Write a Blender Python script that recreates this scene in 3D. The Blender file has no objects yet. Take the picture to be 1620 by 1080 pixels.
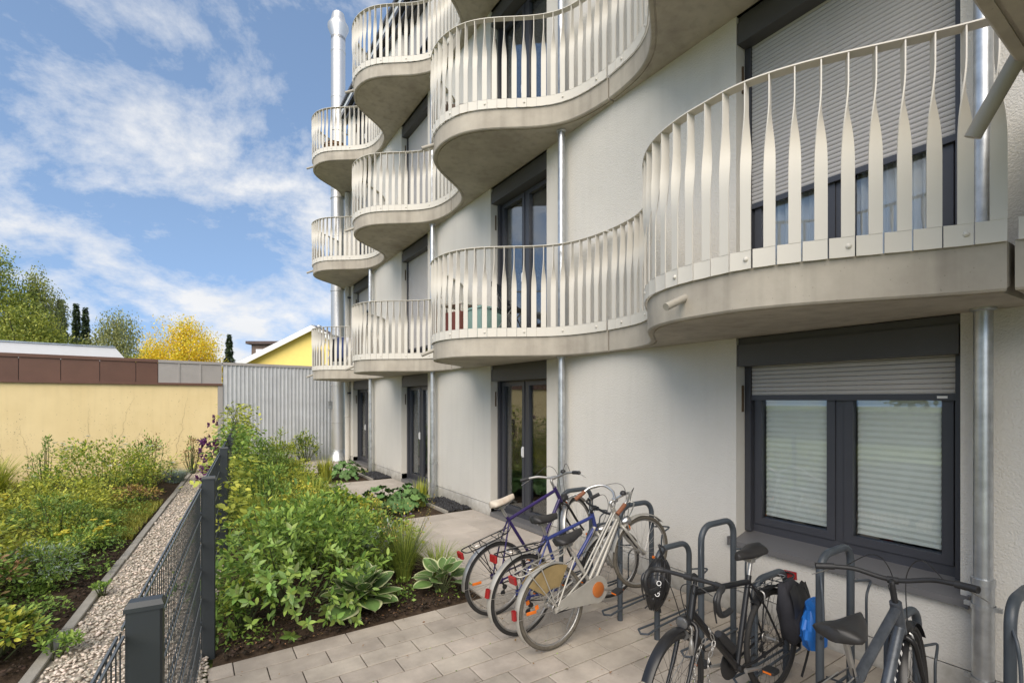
import bpy, bmesh, math, random
import numpy as np
from mathutils import Vector, Matrix, Euler
R = math.radians
random.seed(7); np.random.seed(7)
sc = bpy.context.scene
C = sc.collection

# ------------------------------------------------------------------ camera
cam = bpy.data.cameras.new('camera'); cam_o = bpy.data.objects.new('camera', cam); C.objects.link(cam_o)
cam_o.location = (0, 0, 1.9); cam_o.rotation_euler = (R(90), 0, R(-33.45))
cam.sensor_fit = 'HORIZONTAL'; cam.sensor_width = 36; cam.lens = 17.156; cam.shift_y = 0.0568
cam.clip_start = 0.05; cam.clip_end = 3000
sc.camera = cam_o
# ------------------------------------------------------------------ sky, sun, exposure
SUN_EL, SUN_AZ = 42.0, -138.0         # azimuth clockwise from +Y (the sun stands over the garden)
w = bpy.data.worlds.new('World'); sc.world = w; w.use_nodes = True
nt = w.node_tree; N = nt.nodes; L = nt.links; N.clear()
out = N.new('ShaderNodeOutputWorld'); bg = N.new('ShaderNodeBackground'); bg.inputs['Strength'].default_value = 0.122
sky = N.new('ShaderNodeTexSky'); sky.sky_type = 'NISHITA'; sky.sun_disc = False
sky.sun_elevation = R(SUN_EL); sky.sun_rotation = R(SUN_AZ); sky.altitude = 300; sky.air_density = 1.0; sky.dust_density = 0.3; sky.ozone_density = 1.2
tc = N.new('ShaderNodeTexCoord'); sep = N.new('ShaderNodeSeparateXYZ'); L.new(tc.outputs['Generated'], sep.inputs[0])
def wm(op, a, b=None, clamp=False):
    n = N.new('ShaderNodeMath'); n.operation = op; n.use_clamp = clamp
    for i, v in enumerate((a, b)):
        if v is None: continue
        if isinstance(v, (int, float)): n.inputs[i].default_value = v
        else: L.new(v, n.inputs[i])
    return n.outputs[0]
zz = wm('ADD', wm('MAXIMUM', sep.outputs['Z'], 0.0), 0.55)
lift = N.new('ShaderNodeCombineXYZ'); L.new(sep.outputs['X'], lift.inputs[0]); L.new(sep.outputs['Y'], lift.inputs[1]); L.new(wm('ADD', wm('MULTIPLY', wm('MAXIMUM', sep.outputs['Z'], 0.0), 0.85), 0.30), lift.inputs[2])
nrm_ = N.new('ShaderNodeVectorMath'); nrm_.operation = 'NORMALIZE'; L.new(lift.outputs[0], nrm_.inputs[0]); L.new(nrm_.outputs[0], sky.inputs['Vector'])
cx, cy = wm('DIVIDE', sep.outputs['X'], zz), wm('DIVIDE', sep.outputs['Y'], zz)
cmb = N.new('ShaderNodeCombineXYZ'); L.new(cx, cmb.inputs[0]); L.new(cy, cmb.inputs[1])
def wnoise(scale, detail, rough, dist, off):
    mp = N.new('ShaderNodeMapping'); L.new(cmb.outputs[0], mp.inputs[0])
    mp.inputs['Location'].default_value = off; mp.inputs['Rotation'].default_value = (0, 0, R(10)); mp.inputs['Scale'].default_value = (1.0, 1.1, 1)
    n = N.new('ShaderNodeTexNoise'); L.new(mp.outputs[0], n.inputs['Vector'])
    n.inputs['Scale'].default_value = scale; n.inputs['Detail'].default_value = detail
    n.inputs['Roughness'].default_value = rough; n.inputs['Distortion'].default_value = dist
    return n.outputs['Fac']
CLOUD_OFF = (10.33, 10.64, 0.0)
n1 = wnoise(3.6, 12, 0.64, 0.15, CLOUD_OFF); n2 = wnoise(1.5, 3, 0.5, 0.1, (15.74, 23.27, 0))
dens = wm('ADD', wm('MULTIPLY', n1, 0.7), wm('MULTIPLY', n2, 0.45))
ramp = N.new('ShaderNodeValToRGB'); L.new(dens, ramp.inputs[0])
ramp.color_ramp.elements[0].position = 0.54; ramp.color_ramp.elements[0].color = (0, 0, 0, 1)
ramp.color_ramp.elements[1].position = 0.665; ramp.color_ramp.elements[1].color = (1, 1, 1, 1)
n3 = wnoise(2.6, 6, 0.6, 0.1, (1.2, 5.5, 0))
ccol = N.new('ShaderNodeMix'); ccol.data_type = 'RGBA'; L.new(n3, ccol.inputs['Factor'])
ccol.inputs['A'].default_value = (3.3, 3.4, 3.55, 1); ccol.inputs['B'].default_value = (4.5, 4.45, 4.4, 1)
mixs = N.new('ShaderNodeMix'); mixs.data_type = 'RGBA'
L.new(wm('MULTIPLY', ramp.outputs['Color'], 0.95), mixs.inputs['Factor']); hs = N.new('ShaderNodeHueSaturation'); hs.inputs['Saturation'].default_value = 0.94; hs.inputs['Value'].default_value = 1.04; hs.inputs['Hue'].default_value = 0.496; L.new(sky.outputs[0], hs.inputs['Color']); L.new(hs.outputs[0], mixs.inputs['A']); L.new(ccol.outputs['Result'], mixs.inputs['B'])
L.new(mixs.outputs['Result'], bg.inputs['Color']); L.new(bg.outputs[0], out.inputs['Surface'])
sl = bpy.data.lights.new('sun', 'SUN'); sl.energy = 2.15; sl.angle = R(58); sl.color = (1.0, 0.89, 0.75)
so = bpy.data.objects.new('sun', sl); C.objects.link(so)
sd = Vector((math.sin(R(SUN_AZ))*math.cos(R(SUN_EL)), math.cos(R(SUN_AZ))*math.cos(R(SUN_EL)), math.sin(R(SUN_EL))))
so.rotation_euler = (-sd).to_track_quat('-Z', 'Y').to_euler(); so.location = sd*60
sc.view_settings.view_transform = 'Standard'; sc.view_settings.look = 'None'; sc.view_settings.gamma = 1.0
sc.view_settings.use_curve_mapping = False; sc.view_settings.exposure = 0.95
sc.cycles.max_bounces = 8; sc.cycles.transparent_max_bounces = 12; sc.cycles.use_denoising = True
sc.cycles.sample_clamp_indirect = 6

# ------------------------------------------------------------------ materials
def mat(name, col, rough=0.6, metal=0.0, var=0.15, vscale=3.0, bump=0.0, bscale=60.0, spec=0.5, rnd=0.0, col2=None, stretch=None, leaf=0.0, hue=0.0, streak=0.0, world=False, dirt=0.0, pores=0.0):
    m = bpy.data.materials.new(name); m.use_nodes = True
    t = m.node_tree; b = t.nodes['Principled BSDF']; l = t.links
    b.inputs['Roughness'].default_value = rough; b.inputs['Metallic'].default_value = metal
    b.inputs['Specular IOR Level'].default_value = spec
    co = t.nodes.new('ShaderNodeTexCoord'); src = co.outputs['Object']
    if world: src = t.nodes.new('ShaderNodeNewGeometry').outputs['Position']
    if stretch:
        mp = t.nodes.new('ShaderNodeMapping'); mp.inputs['Scale'].default_value = stretch; l.new(src, mp.inputs[0]); src = mp.outputs[0]
    n = t.nodes.new('ShaderNodeTexNoise'); n.inputs['Scale'].default_value = vscale; n.inputs['Detail'].default_value = 7; n.inputs['Roughness'].default_value = 0.62
    l.new(src, n.inputs['Vector'])
    mr = t.nodes.new('ShaderNodeMapRange'); mr.inputs['From Min'].default_value = 0.3; mr.inputs['From Max'].default_value = 0.7
    l.new(n.outputs['Fac'], mr.inputs['Value'])
    mx = t.nodes.new('ShaderNodeMix'); mx.data_type = 'RGBA'; l.new(mr.outputs[0], mx.inputs['Factor'])
    c2 = col2 or tuple(c*(1+var) for c in col); c1 = tuple(c*(1-var) for c in col) if not col2 else col
    mx.inputs['A'].default_value = (*c1, 1); mx.inputs['B'].default_value = (*[min(1, c) for c in c2], 1)
    res = mx.outputs['Result']
    if streak:
        mp2 = t.nodes.new('ShaderNodeMapping'); mp2.inputs['Scale'].default_value = (9, 9, 0.5); l.new(co.outputs['Object'], mp2.inputs[0])
        n2 = t.nodes.new('ShaderNodeTexNoise'); n2.inputs['Scale'].default_value = 1.0; n2.inputs['Detail'].default_value = 5; l.new(mp2.outputs[0], n2.inputs['Vector'])
        r2 = t.nodes.new('ShaderNodeMapRange'); r2.inputs['From Min'].default_value = 0.48; r2.inputs['From Max'].default_value = 0.75; r2.inputs['To Min'].default_value = 1.0; r2.inputs['To Max'].default_value = 1.0-streak
        l.new(n2.outputs['Fac'], r2.inputs['Value'])
        h2 = t.nodes.new('ShaderNodeHueSaturation'); l.new(res, h2.inputs['Color']); l.new(r2.outputs[0], h2.inputs['Value']); res = h2.outputs[0]
    if pores:
        vo = t.nodes.new('ShaderNodeTexVoronoi'); vo.inputs['Scale'].default_value = 26; l.new(src, vo.inputs['Vector'])
        vr = t.nodes.new('ShaderNodeMapRange'); vr.inputs['From Min'].default_value = 0.05; vr.inputs['From Max'].default_value = 0.10; vr.inputs['To Min'].default_value = 1-pores; vr.inputs['To Max'].default_value = 1.0; l.new(vo.outputs['Distance'], vr.inputs['Value'])
        h3 = t.nodes.new('ShaderNodeHueSaturation'); l.new(res, h3.inputs['Color']); l.new(vr.outputs[0], h3.inputs['Value']); res = h3.outputs[0]
    if dirt:      # soil splashed up from the ground, ragged upper edge
        gp = t.nodes.new('ShaderNodeNewGeometry'); sx = t.nodes.new('ShaderNodeSeparateXYZ'); l.new(gp.outputs['Position'], sx.inputs[0])
        dn = t.nodes.new('ShaderNodeTexNoise'); dn.inputs['Scale'].default_value = 5; dn.inputs['Detail'].default_value = 8; dn.inputs['Roughness'].default_value = 0.7; l.new(gp.outputs['Position'], dn.inputs['Vector'])
        da = t.nodes.new('ShaderNodeMath'); da.operation = 'MULTIPLY_ADD'; da.inputs[1].default_value = 0.75; l.new(dn.outputs['Fac'], da.inputs[0]); 
        db = t.nodes.new('ShaderNodeMath'); db.operation = 'MULTIPLY'; db.inputs[1].default_value = -1.0; l.new(sx.outputs['Z'], db.inputs[0]); l.new(db.outputs[0], da.inputs[2])
        dr = t.nodes.new('ShaderNodeMapRange'); dr.inputs['From Min'].default_value = 0.12; dr.inputs['From Max'].default_value = 0.42; dr.inputs['To Max'].default_value = dirt; l.new(da.outputs[0], dr.inputs['Value'])
        dm_ = t.nodes.new('ShaderNodeMix'); dm_.data_type = 'RGBA'; dm_.inputs['B'].default_value = (0.20, 0.175, 0.13, 1); l.new(dr.outputs[0], dm_.inputs['Factor']); l.new(res, dm_.inputs['A']); res = dm_.outputs['Result']
    if rnd or hue:
        oi = t.nodes.new('ShaderNodeObjectInfo'); h = t.nodes.new('ShaderNodeHueSaturation'); l.new(res, h.inputs['Color'])
        mv = t.nodes.new('ShaderNodeMapRange'); mv.inputs['To Min'].default_value = 1-rnd; mv.inputs['To Max'].default_value = 1+rnd
        l.new(oi.outputs['Random'], mv.inputs['Value']); l.new(mv.outputs[0], h.inputs['Value'])
        if hue:
            mu = t.nodes.new('ShaderNodeMath'); mu.operation = 'MULTIPLY'; mu.inputs[1].default_value = 7.31; l.new(oi.outputs['Random'], mu.inputs[0])
            fr = t.nodes.new('ShaderNodeMath'); fr.operation = 'FRACT'; l.new(mu.outputs[0], fr.inputs[0])
            mh = t.nodes.new('ShaderNodeMapRange'); mh.inputs['To Min'].default_value = 0.5-hue; mh.inputs['To Max'].default_value = 0.5+hue
            l.new(fr.outputs[0], mh.inputs['Value']); l.new(mh.outputs[0], h.inputs['Hue'])
        res = h.outputs[0]
    if leaf:      # per-leaf natural variation from an attribute, thin translucent blade
        at = t.nodes.new('ShaderNodeAttribute'); at.attribute_name = 'rnd'
        h = t.nodes.new('ShaderNodeHueSaturation'); l.new(res, h.inputs['Color'])
        a1 = t.nodes.new('ShaderNodeMapRange'); a1.inputs['To Min'].default_value = 1-leaf; a1.inputs['To Max'].default_value = 1+leaf; l.new(at.outputs['Fac'], a1.inputs['Value']); l.new(a1.outputs[0], h.inputs['Value'])
        a2 = t.nodes.new('ShaderNodeMapRange'); a2.inputs['To Min'].default_value = 0.52; a2.inputs['To Max'].default_value = 0.475; l.new(at.outputs['Fac'], a2.inputs['Value']); l.new(a2.outputs[0], h.inputs['Hue'])
        res = h.outputs[0]
        tr = t.nodes.new('ShaderNodeBsdfTranslucent'); ms = t.nodes.new('ShaderNodeMixShader'); ms.inputs[0].default_value = 0.3
        l.new(res, tr.inputs['Color']); l.new(b.outputs[0], ms.inputs[1]); l.new(tr.outputs[0], ms.inputs[2]); l.new(ms.outputs[0], t.nodes['Material Output'].inputs['Surface'])
    l.new(res, b.inputs['Base Color'])
    if bump:
        nb = t.nodes.new('ShaderNodeTexNoise'); nb.inputs['Scale'].default_value = bscale; nb.inputs['Detail'].default_value = 4; l.new(src, nb.inputs['Vector'])
        bp = t.nodes.new('ShaderNodeBump'); bp.inputs['Strength'].default_value = bump; bp.inputs['Distance'].default_value = 0.01; l.new(nb.outputs['Fac'], bp.inputs['Height']); l.new(bp.outputs[0], b.inputs['Normal'])
    return m
def glass_mat():
    m = bpy.data.materials.new('window_glass'); m.use_nodes = True; t = m.node_tree; t.nodes.remove(t.nodes['Principled BSDF'])
    tr = t.nodes.new('ShaderNodeBsdfTransparent'); tr.inputs[0].default_value = (0.97, 0.985, 0.975, 1)
    gl = t.nodes.new('ShaderNodeBsdfGlossy'); gl.inputs['Roughness'].default_value = 0.0; gl.inputs['Color'].default_value = (0.95, 0.97, 1, 1)
    fr = t.nodes.new('ShaderNodeFresnel'); fr.inputs[0].default_value = 1.52
    mu = t.nodes.new('ShaderNodeMath'); mu.operation = 'MULTIPLY_ADD'; mu.inputs[1].default_value = 0.9; mu.inputs[2].default_value = 0.035; mu.use_clamp = True; t.links.new(fr.outputs[0], mu.inputs[0])
    mx = t.nodes.new('ShaderNodeMixShader'); t.links.new(mu.outputs[0], mx.inputs[0]); t.links.new(tr.outputs[0], mx.inputs[1]); t.links.new(gl.outputs[0], mx.inputs[2])
    t.links.new(mx.outputs[0], t.nodes['Material Output'].inputs['Surface'])
    return m
M = {}
M['glass'] = glass_mat()
M['plaster'] = mat('plaster', (0.655, 0.632, 0.58), 0.95, var=0.04, vscale=0.9, bump=0.75, bscale=95, spec=0.1, streak=0.035, dirt=0.42)
M['plinth'] = mat('plinth_plaster', (0.60, 0.585, 0.545), 0.95, var=0.06, vscale=3, bump=0.15, bscale=120, spec=0.1, dirt=0.6)
M['reveal'] = mat('reveal_plaster', (0.62, 0.595, 0.535), 0.95, var=0.04, vscale=2, bump=0.3, bscale=150, spec=0.1)
M['concrete'] = mat('balcony_concrete', (0.355, 0.32, 0.27), 0.85, vscale=2.2, bump=0.12, bscale=30, spec=0.2, col2=(0.50, 0.46, 0.39), streak=0.2, pores=0.28)
M['spout'] = mat('spout_paint', (0.36, 0.335, 0.285), 0.5, var=0.1)
M['rail'] = mat('railing_paint', (0.655, 0.625, 0.56), 0.55, var=0.03, vscale=2, spec=0.45)
M['frame'] = mat('anthracite_frame', (0.052, 0.054, 0.064), 0.38, var=0.06, vscale=4)
M['box'] = mat('shutter_box', (0.075, 0.074, 0.076), 0.5, var=0.06, vscale=3)
M['shutter'] = mat('shutter_slats', (0.47, 0.455, 0.44), 0.5, var=0.04, vscale=4)
M['sill'] = mat('sill_metal', (0.145, 0.143, 0.145), 0.4, var=0.06, vscale=3)
M['room'] = mat('room_walls', (0.45, 0.43, 0.40), 0.9, var=0.05)
M['blind'] = mat('pleated_blind', (0.95, 0.95, 0.89), 0.9, var=0.03)
M['curtain'] = mat('curtain_cloth', (0.74, 0.74, 0.76), 0.9, var=0.04, vscale=5)
M['curtain_tan'] = mat('tan_roller_blind', (0.55, 0.40, 0.22), 0.9, var=0.08, vscale=5)
M['galv'] = mat('galvanised_pipe', (0.55, 0.57, 0.58), 0.38, 0.85, var=0.22, vscale=9)
M['steel'] = mat('stainless_flue', (0.60, 0.59, 0.57), 0.42, 0.75, var=0.05, vscale=2, stretch=(1, 1, 0.3))
M['slot'] = mat('vent_slot', (0.10, 0.065, 0.035), 0.8)
M['paver'] = mat('paver_concrete', (0.375, 0.332, 0.282), 0.9, var=0.30, vscale=2.3, bump=0.3, bscale=90, spec=0.2, rnd=0.11, hue=0.005, world=True, pores=0.12)
M['slab'] = mat('terrace_slab', (0.44, 0.395, 0.345), 0.88, var=0.14, vscale=2, bump=0.15, bscale=110, spec=0.2, rnd=0.07, world=True)
M['bed'] = mat('joint_sand', (0.055, 0.046, 0.036), 1.0, var=0.3, vscale=20)
M['kerb'] = mat('kerb_stone', (0.30, 0.28, 0.245), 0.9, var=0.15, vscale=8, bump=0.3, bscale=70, rnd=0.08)
M['soil'] = mat('soil', (0.030, 0.021, 0.014), 1.0, var=0.5, vscale=14, bump=1.0, bscale=45, spec=0.1, col2=(0.085, 0.06, 0.042))
M['pebble'] = mat('pale_pebbles', (0.48, 0.42, 0.345), 0.8, var=0.3, vscale=30, leaf=0)
M['chip'] = mat('dark_chippings', (0.055, 0.055, 0.06), 0.7, var=0.5, vscale=25)
M['fence'] = mat('fence_paint', (0.030, 0.036, 0.040), 0.45, var=0.08, vscale=5)
M['fencerail_lit'] = mat('fence_rail_sky_lit', (0.10, 0.11, 0.115), 0.35, var=0.05)  # fence colour lightened for the rails, painting in the sky light they catch
M['meadow'] = mat('meadow_ground', (0.22, 0.25, 0.075), 0.95, var=0.25, vscale=0.8, spec=0.1, bump=0.5, bscale=25)
M['disc'] = mat('orange_disc', (0.42, 0.13, 0.03), 0.35, var=0.15)
M['yellow'] = mat('yellow_render', (0.78, 0.625, 0.34), 0.95, vscale=1.4, bump=0.25, bscale=60, spec=0.1, col2=(0.86, 0.70, 0.40), streak=0.05, dirt=0.5, pores=0.10)
M['brown'] = mat('brown_fascia', (0.135, 0.068, 0.047), 0.55, var=0.1, vscale=3, rnd=0.06)
M['greyfascia'] = mat('grey_fascia', (0.36, 0.34, 0.325), 0.5, var=0.06, vscale=3, rnd=0.04)
M['corr'] = mat('corrugated_zinc', (0.56, 0.575, 0.59), 0.5, 0.2, var=0.10, vscale=2.5, streak=0.18, dirt=0.3)
M['whitepaint'] = mat('white_paint', (0.78, 0.79, 0.80), 0.5, var=0.03)
M['houseyellow'] = mat('house_yellow', (0.92, 0.71, 0.22), 0.9, var=0.04)
M['roof'] = mat('roof_tiles', (0.10, 0.075, 0.07), 0.8, var=0.25, vscale=6)
M['wood'] = mat('weathered_wood', (0.16, 0.12, 0.095), 0.8, var=0.25, vscale=6, stretch=(4, 4, 0.4))
M['rack'] = mat('rack_paint', (0.055, 0.066, 0.078), 0.42, var=0.15, vscale=8)
M['rubber'] = mat('tyre_rubber', (0.022, 0.021, 0.020), 0.8, var=0.25, vscale=30)
M['rubber_grey'] = mat('aged_tyre_rubber', (0.10, 0.088, 0.068), 0.85, var=0.25, vscale=30)
M['chrome'] = mat('bright_metal', (0.62, 0.61, 0.59), 0.28, 0.9, var=0.15, vscale=14)
M['alu'] = mat('dull_aluminium', (0.42, 0.41, 0.39), 0.42, 0.8, var=0.2, vscale=12)
M['black'] = mat('black_paint', (0.014, 0.014, 0.015), 0.35, var=0.2, vscale=10)
M['plastic'] = mat('black_plastic', (0.02, 0.02, 0.021), 0.55, var=0.2, vscale=12)
M['leather'] = mat('saddle_cover', (0.022, 0.021, 0.021), 0.5, var=0.25, vscale=14)
M['whitesaddle'] = mat('worn_white_cover', (0.62, 0.57, 0.48), 0.7, vscale=9, col2=(0.42, 0.33, 0.25))
M['purple'] = mat('violet_frame_paint', (0.030, 0.018, 0.09), 0.3, var=0.15, vscale=10)
M['blue'] = mat('blue_frame_paint', (0.035, 0.050, 0.19), 0.3, var=0.15, vscale=10)
M['silver'] = mat('silver_frame_paint', (0.40, 0.385, 0.345), 0.42, 0.25, var=0.1, vscale=12)
M['grey'] = mat('grey_frame_paint', (0.075, 0.085, 0.10), 0.35, 0.3, var=0.3, vscale=25)
M['browngrip'] = mat('brown_grip', (0.20, 0.075, 0.035), 0.7, var=0.15, vscale=20)
M['redlens'] = mat('red_lens', (0.27, 0.014, 0.016), 0.2, var=0.1)
M['orangelens'] = mat('orange_reflector', (0.70, 0.17, 0.02), 0.25, var=0.1)
M['skirtguard'] = mat('yellowed_skirt_guard', (0.27, 0.20, 0.095), 0.25, var=0.2, vscale=9)
M['lens'] = mat('clear_lens', (0.09, 0.09, 0.09), 0.1)
M['fabric'] = mat('dark_bag_fabric', (0.022, 0.022, 0.028), 0.85, var=0.2, vscale=15)
M['bluebag'] = mat('blue_bag', (0.02, 0.16, 0.55), 0.4, var=0.12, vscale=12)
M['print'] = mat('white_print', (0.75, 0.75, 0.74), 0.6, var=0.02)
M['darkprint'] = mat('dark_print', (0.05, 0.05, 0.05), 0.6, var=0.02)
M['redwood'] = mat('red_cabinet', (0.24, 0.075, 0.06), 0.6, var=0.08)
M['teal'] = mat('teal_cloth', (0.30, 0.47, 0.44), 0.7, var=0.08)
M['wicker'] = mat('wicker', (0.16, 0.09, 0.04), 0.8, var=0.3, vscale=20)
M['laundry'] = mat('dark_laundry', (0.04, 0.06, 0.16), 0.9, var=0.2)
M['trunk'] = mat('bark', (0.075, 0.058, 0.043), 0.95, var=0.3, vscale=6)
M['stem'] = mat('green_stem', (0.07, 0.085, 0.03), 0.8, var=0.25)
def leafm(n, c, v=0.48, rough=0.5): M[n] = mat(n, c, rough, var=0.18, vscale=4, leaf=v, spec=0.4)
leafm('leaf_dark', (0.156, 0.239, 0.046)); leafm('leaf_mid', (0.203, 0.330, 0.061)); leafm('leaf_light', (0.388, 0.440, 0.064))
leafm('leaf_lime', (0.36, 0.40, 0.055)); leafm('leaf_yellow', (0.80, 0.66, 0.07), 0.3); leafm('leaf_blue', (0.33, 0.40, 0.35))
leafm('leaf_spruce', (0.074, 0.111, 0.051)); leafm('leaf_birch', (0.211, 0.231, 0.068)); leafm('leaf_gold', (0.80, 0.66, 0.06), 0.3)
leafm('grass', (0.232, 0.302, 0.055)); leafm('dry_grass', (0.496, 0.363, 0.094)); leafm('lawn', (0.298, 0.312, 0.051)); leafm('leaf_tan', (0.264, 0.163, 0.070))
leafm('tree_mid', (0.230, 0.290, 0.054)); leafm('tree_light', (0.333, 0.370, 0.072)); leafm('tree_birch', (0.265, 0.290, 0.108)); leafm('petal_white', (0.720, 0.700, 0.580), 0.08); leafm('petal_purple', (0.110, 0.020, 0.110), 0.3); leafm('petal_lilac', (0.300, 0.220, 0.450), 0.2); leafm('petal_yellow', (0.62, 0.56, 0.07), 0.2)
M['leafobj'] = mat('shrub_leaf', (0.165, 0.255, 0.05), 0.42, var=0.15, vscale=18, rnd=0.5, hue=0.022, spec=0.45)
M['bigleaf'] = mat('broad_leaf', (0.10, 0.19, 0.055), 0.55, var=0.2, vscale=14, rnd=0.3, hue=0.012, spec=0.35)
def hosta_mat():
    m = mat('hosta_leaf', (0.11, 0.19, 0.055), 0.45, var=0.15, vscale=12, rnd=0.2); t = m.node_tree; b = t.nodes['Principled BSDF']
    old = b.inputs['Base Color'].links[0].from_socket
    at = t.nodes.new('ShaderNodeAttribute'); at.attribute_name = 'edge'
    mr = t.nodes.new('ShaderNodeMapRange'); mr.inputs['From Min'].default_value = 0.72; mr.inputs['From Max'].default_value = 0.86; t.links.new(at.outputs['Fac'], mr.inputs['Value'])
    mx = t.nodes.new('ShaderNodeMix'); mx.data_type = 'RGBA'; mx.inputs['B'].default_value = (0.50, 0.53, 0.30, 1)
    t.links.new(mr.outputs[0], mx.inputs['Factor']); t.links.new(old, mx.inputs['A']); t.links.new(mx.outputs['Result'], b.inputs['Base Color']); return m
M['hosta'] = hosta_mat()

# ------------------------------------------------------------------ mesh helpers
class MB:
    def __init__(s): s.v = []; s.f = []
    def add(s, vs, fs):
        o = len(s.v); s.v += [tuple(p) for p in vs]; s.f += [tuple(i+o for i in q) for q in fs]; return s
    def box(s, x0, x1, y0, y1, z0, z1):
        return s.add([(x0,y0,z0),(x1,y0,z0),(x1,y1,z0),(x0,y1,z0),(x0,y0,z1),(x1,y0,z1),(x1,y1,z1),(x0,y1,z1)],
                     [(0,3,2,1),(4,5,6,7),(0,1,5,4),(1,2,6,5),(2,3,7,6),(3,0,4,7)])
    def cbox(s, c, d, m=None, ch=0.0):
        """centred box, optional chamfer on all vertical edges and matrix"""
        x, y, z = d[0]/2, d[1]/2, d[2]/2
        if ch:
            ring = [(-x+ch,-y),(x-ch,-y),(x,-y+ch),(x,y-ch),(x-ch,y),(-x+ch,y),(-x,y-ch),(-x,-y+ch)]
            vs = [(a,b,-z) for a,b in ring]+[(a,b,z) for a,b in ring]; n = 8
            fs = [tuple(reversed(range(n))), tuple(range(n,2*n))]+[(i,(i+1)%n,n+(i+1)%n,n+i) for i in range(n)]
        else:
            vs = [(-x,-y,-z),(x,-y,-z),(x,y,-z),(-x,y,-z),(-x,-y,z),(x,-y,z),(x,y,z),(-x,y,z)]
            fs = [(0,3,2,1),(4,5,6,7),(0,1,5,4),(1,2,6,5),(2,3,7,6),(3,0,4,7)]
        vs = [Vector(p) for p in vs]
        if m is not None: vs = [m @ p for p in vs]
        c = Vector(c); return s.add([p+c for p in vs], fs)
    def tube(s, pts, r, n=8, caps=True, closed=False, flat=None):
        pts = [Vector(p) for p in pts]; k = len(pts); rs = r if isinstance(r, (list, tuple)) else [r]*k
        tang = []
        for i in range(k):
            a = pts[(i-1) % k] if (closed or i > 0) else pts[0]; b = pts[(i+1) % k] if (closed or i < k-1) else pts[-1]
            d = (b-a); tang.append(d.normalized() if d.length > 1e-9 else Vector((0,0,1)))
        up = Vector((0,0,1)) if abs(tang[0].z) < 0.9 else Vector((0,1,0))
        u = tang[0].cross(up).normalized(); vs = []
        for i in range(k):
            u = (u - tang[i]*u.dot(tang[i])).normalized(); w_ = tang[i].cross(u)
            for j in range(n):
                a = 2*math.pi*j/n; fx, fy = (1, 1) if flat is None else flat
                vs.append(pts[i] + (u*math.cos(a)*fx + w_*math.sin(a)*fy)*rs[i])
        fs = []
        for i in range(k if closed else k-1):
            i2 = (i+1) % k
            for j in range(n): fs.append((i*n+j, i*n+(j+1)%n, i2*n+(j+1)%n, i2*n+j))
        if caps and not closed: fs += [tuple(reversed(range(n))), tuple(range((k-1)*n, k*n))]
        return s.add(vs, fs)
    def lathe(s, prof, c=(0,0,0), n=20, axis='z', caps=True):
        vs = []; c = Vector(c)
        for r_, h_ in prof:
            for j in range(n):
                a = 2*math.pi*j/n; p = (r_*math.cos(a), r_*math.sin(a), h_)
                if axis == 'y': p = (p[0], p[2], p[1])
                if axis == 'x': p = (p[2], p[0], p[1])
                vs.append(c+Vector(p))
        k = len(prof); fs = [(i*n+j, i*n+(j+1)%n, (i+1)*n+(j+1)%n, (i+1)*n+j) for i in range(k-1) for j in range(n)]
        if caps: fs += [tuple(reversed(range(n))), tuple(range((k-1)*n, k*n))]
        return s.add(vs, fs)
    def torus(s, c, R_, r_, n=40, m=8, a0=0, a1=2*math.pi, fl=1.0):
        """ring in the local xz plane about the y axis"""
        full = abs(a1-a0-2*math.pi) < 1e-6; k = n if full else n+1
        pts = [(c[0]+R_*math.cos(a0+(a1-a0)*i/n), c[1], c[2]+R_*math.sin(a0+(a1-a0)*i/n)) for i in range(k)]
        return s.tube(pts, r_, m, closed=full)
    def loft(s, rings, closed_ring=False, caps=False):
        n = len(rings[0]); vs = [p for r_ in rings for p in r_]; fs = []
        for i in range(len(rings)-1):
            for j in range(n if closed_ring else n-1):
                j2 = (j+1) % n; fs.append((i*n+j, i*n+j2, (i+1)*n+j2, (i+1)*n+j))
        if caps: fs += [tuple(reversed(range(n))), tuple(range((len(rings)-1)*n, len(rings)*n))]
        return s.add(vs, fs)
    def mesh(s, name, smooth=35, fix=True):
        me = bpy.data.meshes.new(name); me.from_pydata([tuple(p) for p in s.v], [], s.f); me.validate()
        if fix:
            bm = bmesh.new(); bm.from_mesh(me); bmesh.ops.recalc_face_normals(bm, faces=bm.faces); bm.to_mesh(me); bm.free()
        if smooth:
            me.shade_smooth(); me.set_sharp_from_angle(angle=R(smooth))
        return me
    def build(s, name, m, parent=None, smooth=35, **kw):
        return obj(name, s.mesh(name, smooth), m, parent, **kw)
def obj(name, me, m=None, parent=None, loc=None, rot=None, mtx=None):
    o = bpy.data.objects.new(name, me); C.objects.link(o)
    if m is not None and me is not None and not me.materials: me.materials.append(M[m] if isinstance(m, str) else m)
    if parent is not None: o.parent = parent
    if loc is not None: o.location = loc
    if rot is not None: o.rotation_euler = rot
    if mtx is not None: o.matrix_basis = mtx
    return o
def tag(o, label=None, cat=None, group=None, kind=None):
    if label: o['label'] = label
    if cat: o['category'] = cat
    if group: o['group'] = group
    if kind: o['kind'] = kind
    return o
def thing(name, label, cat, loc=(0,0,0), rotz=0, group=None):
    o = bpy.data.objects.new(name, None); C.objects.link(o); o.location = loc; o.rotation_euler = (0, 0, rotz); o.empty_display_size = 0.2
    return tag(o, label, cat, group)
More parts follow.
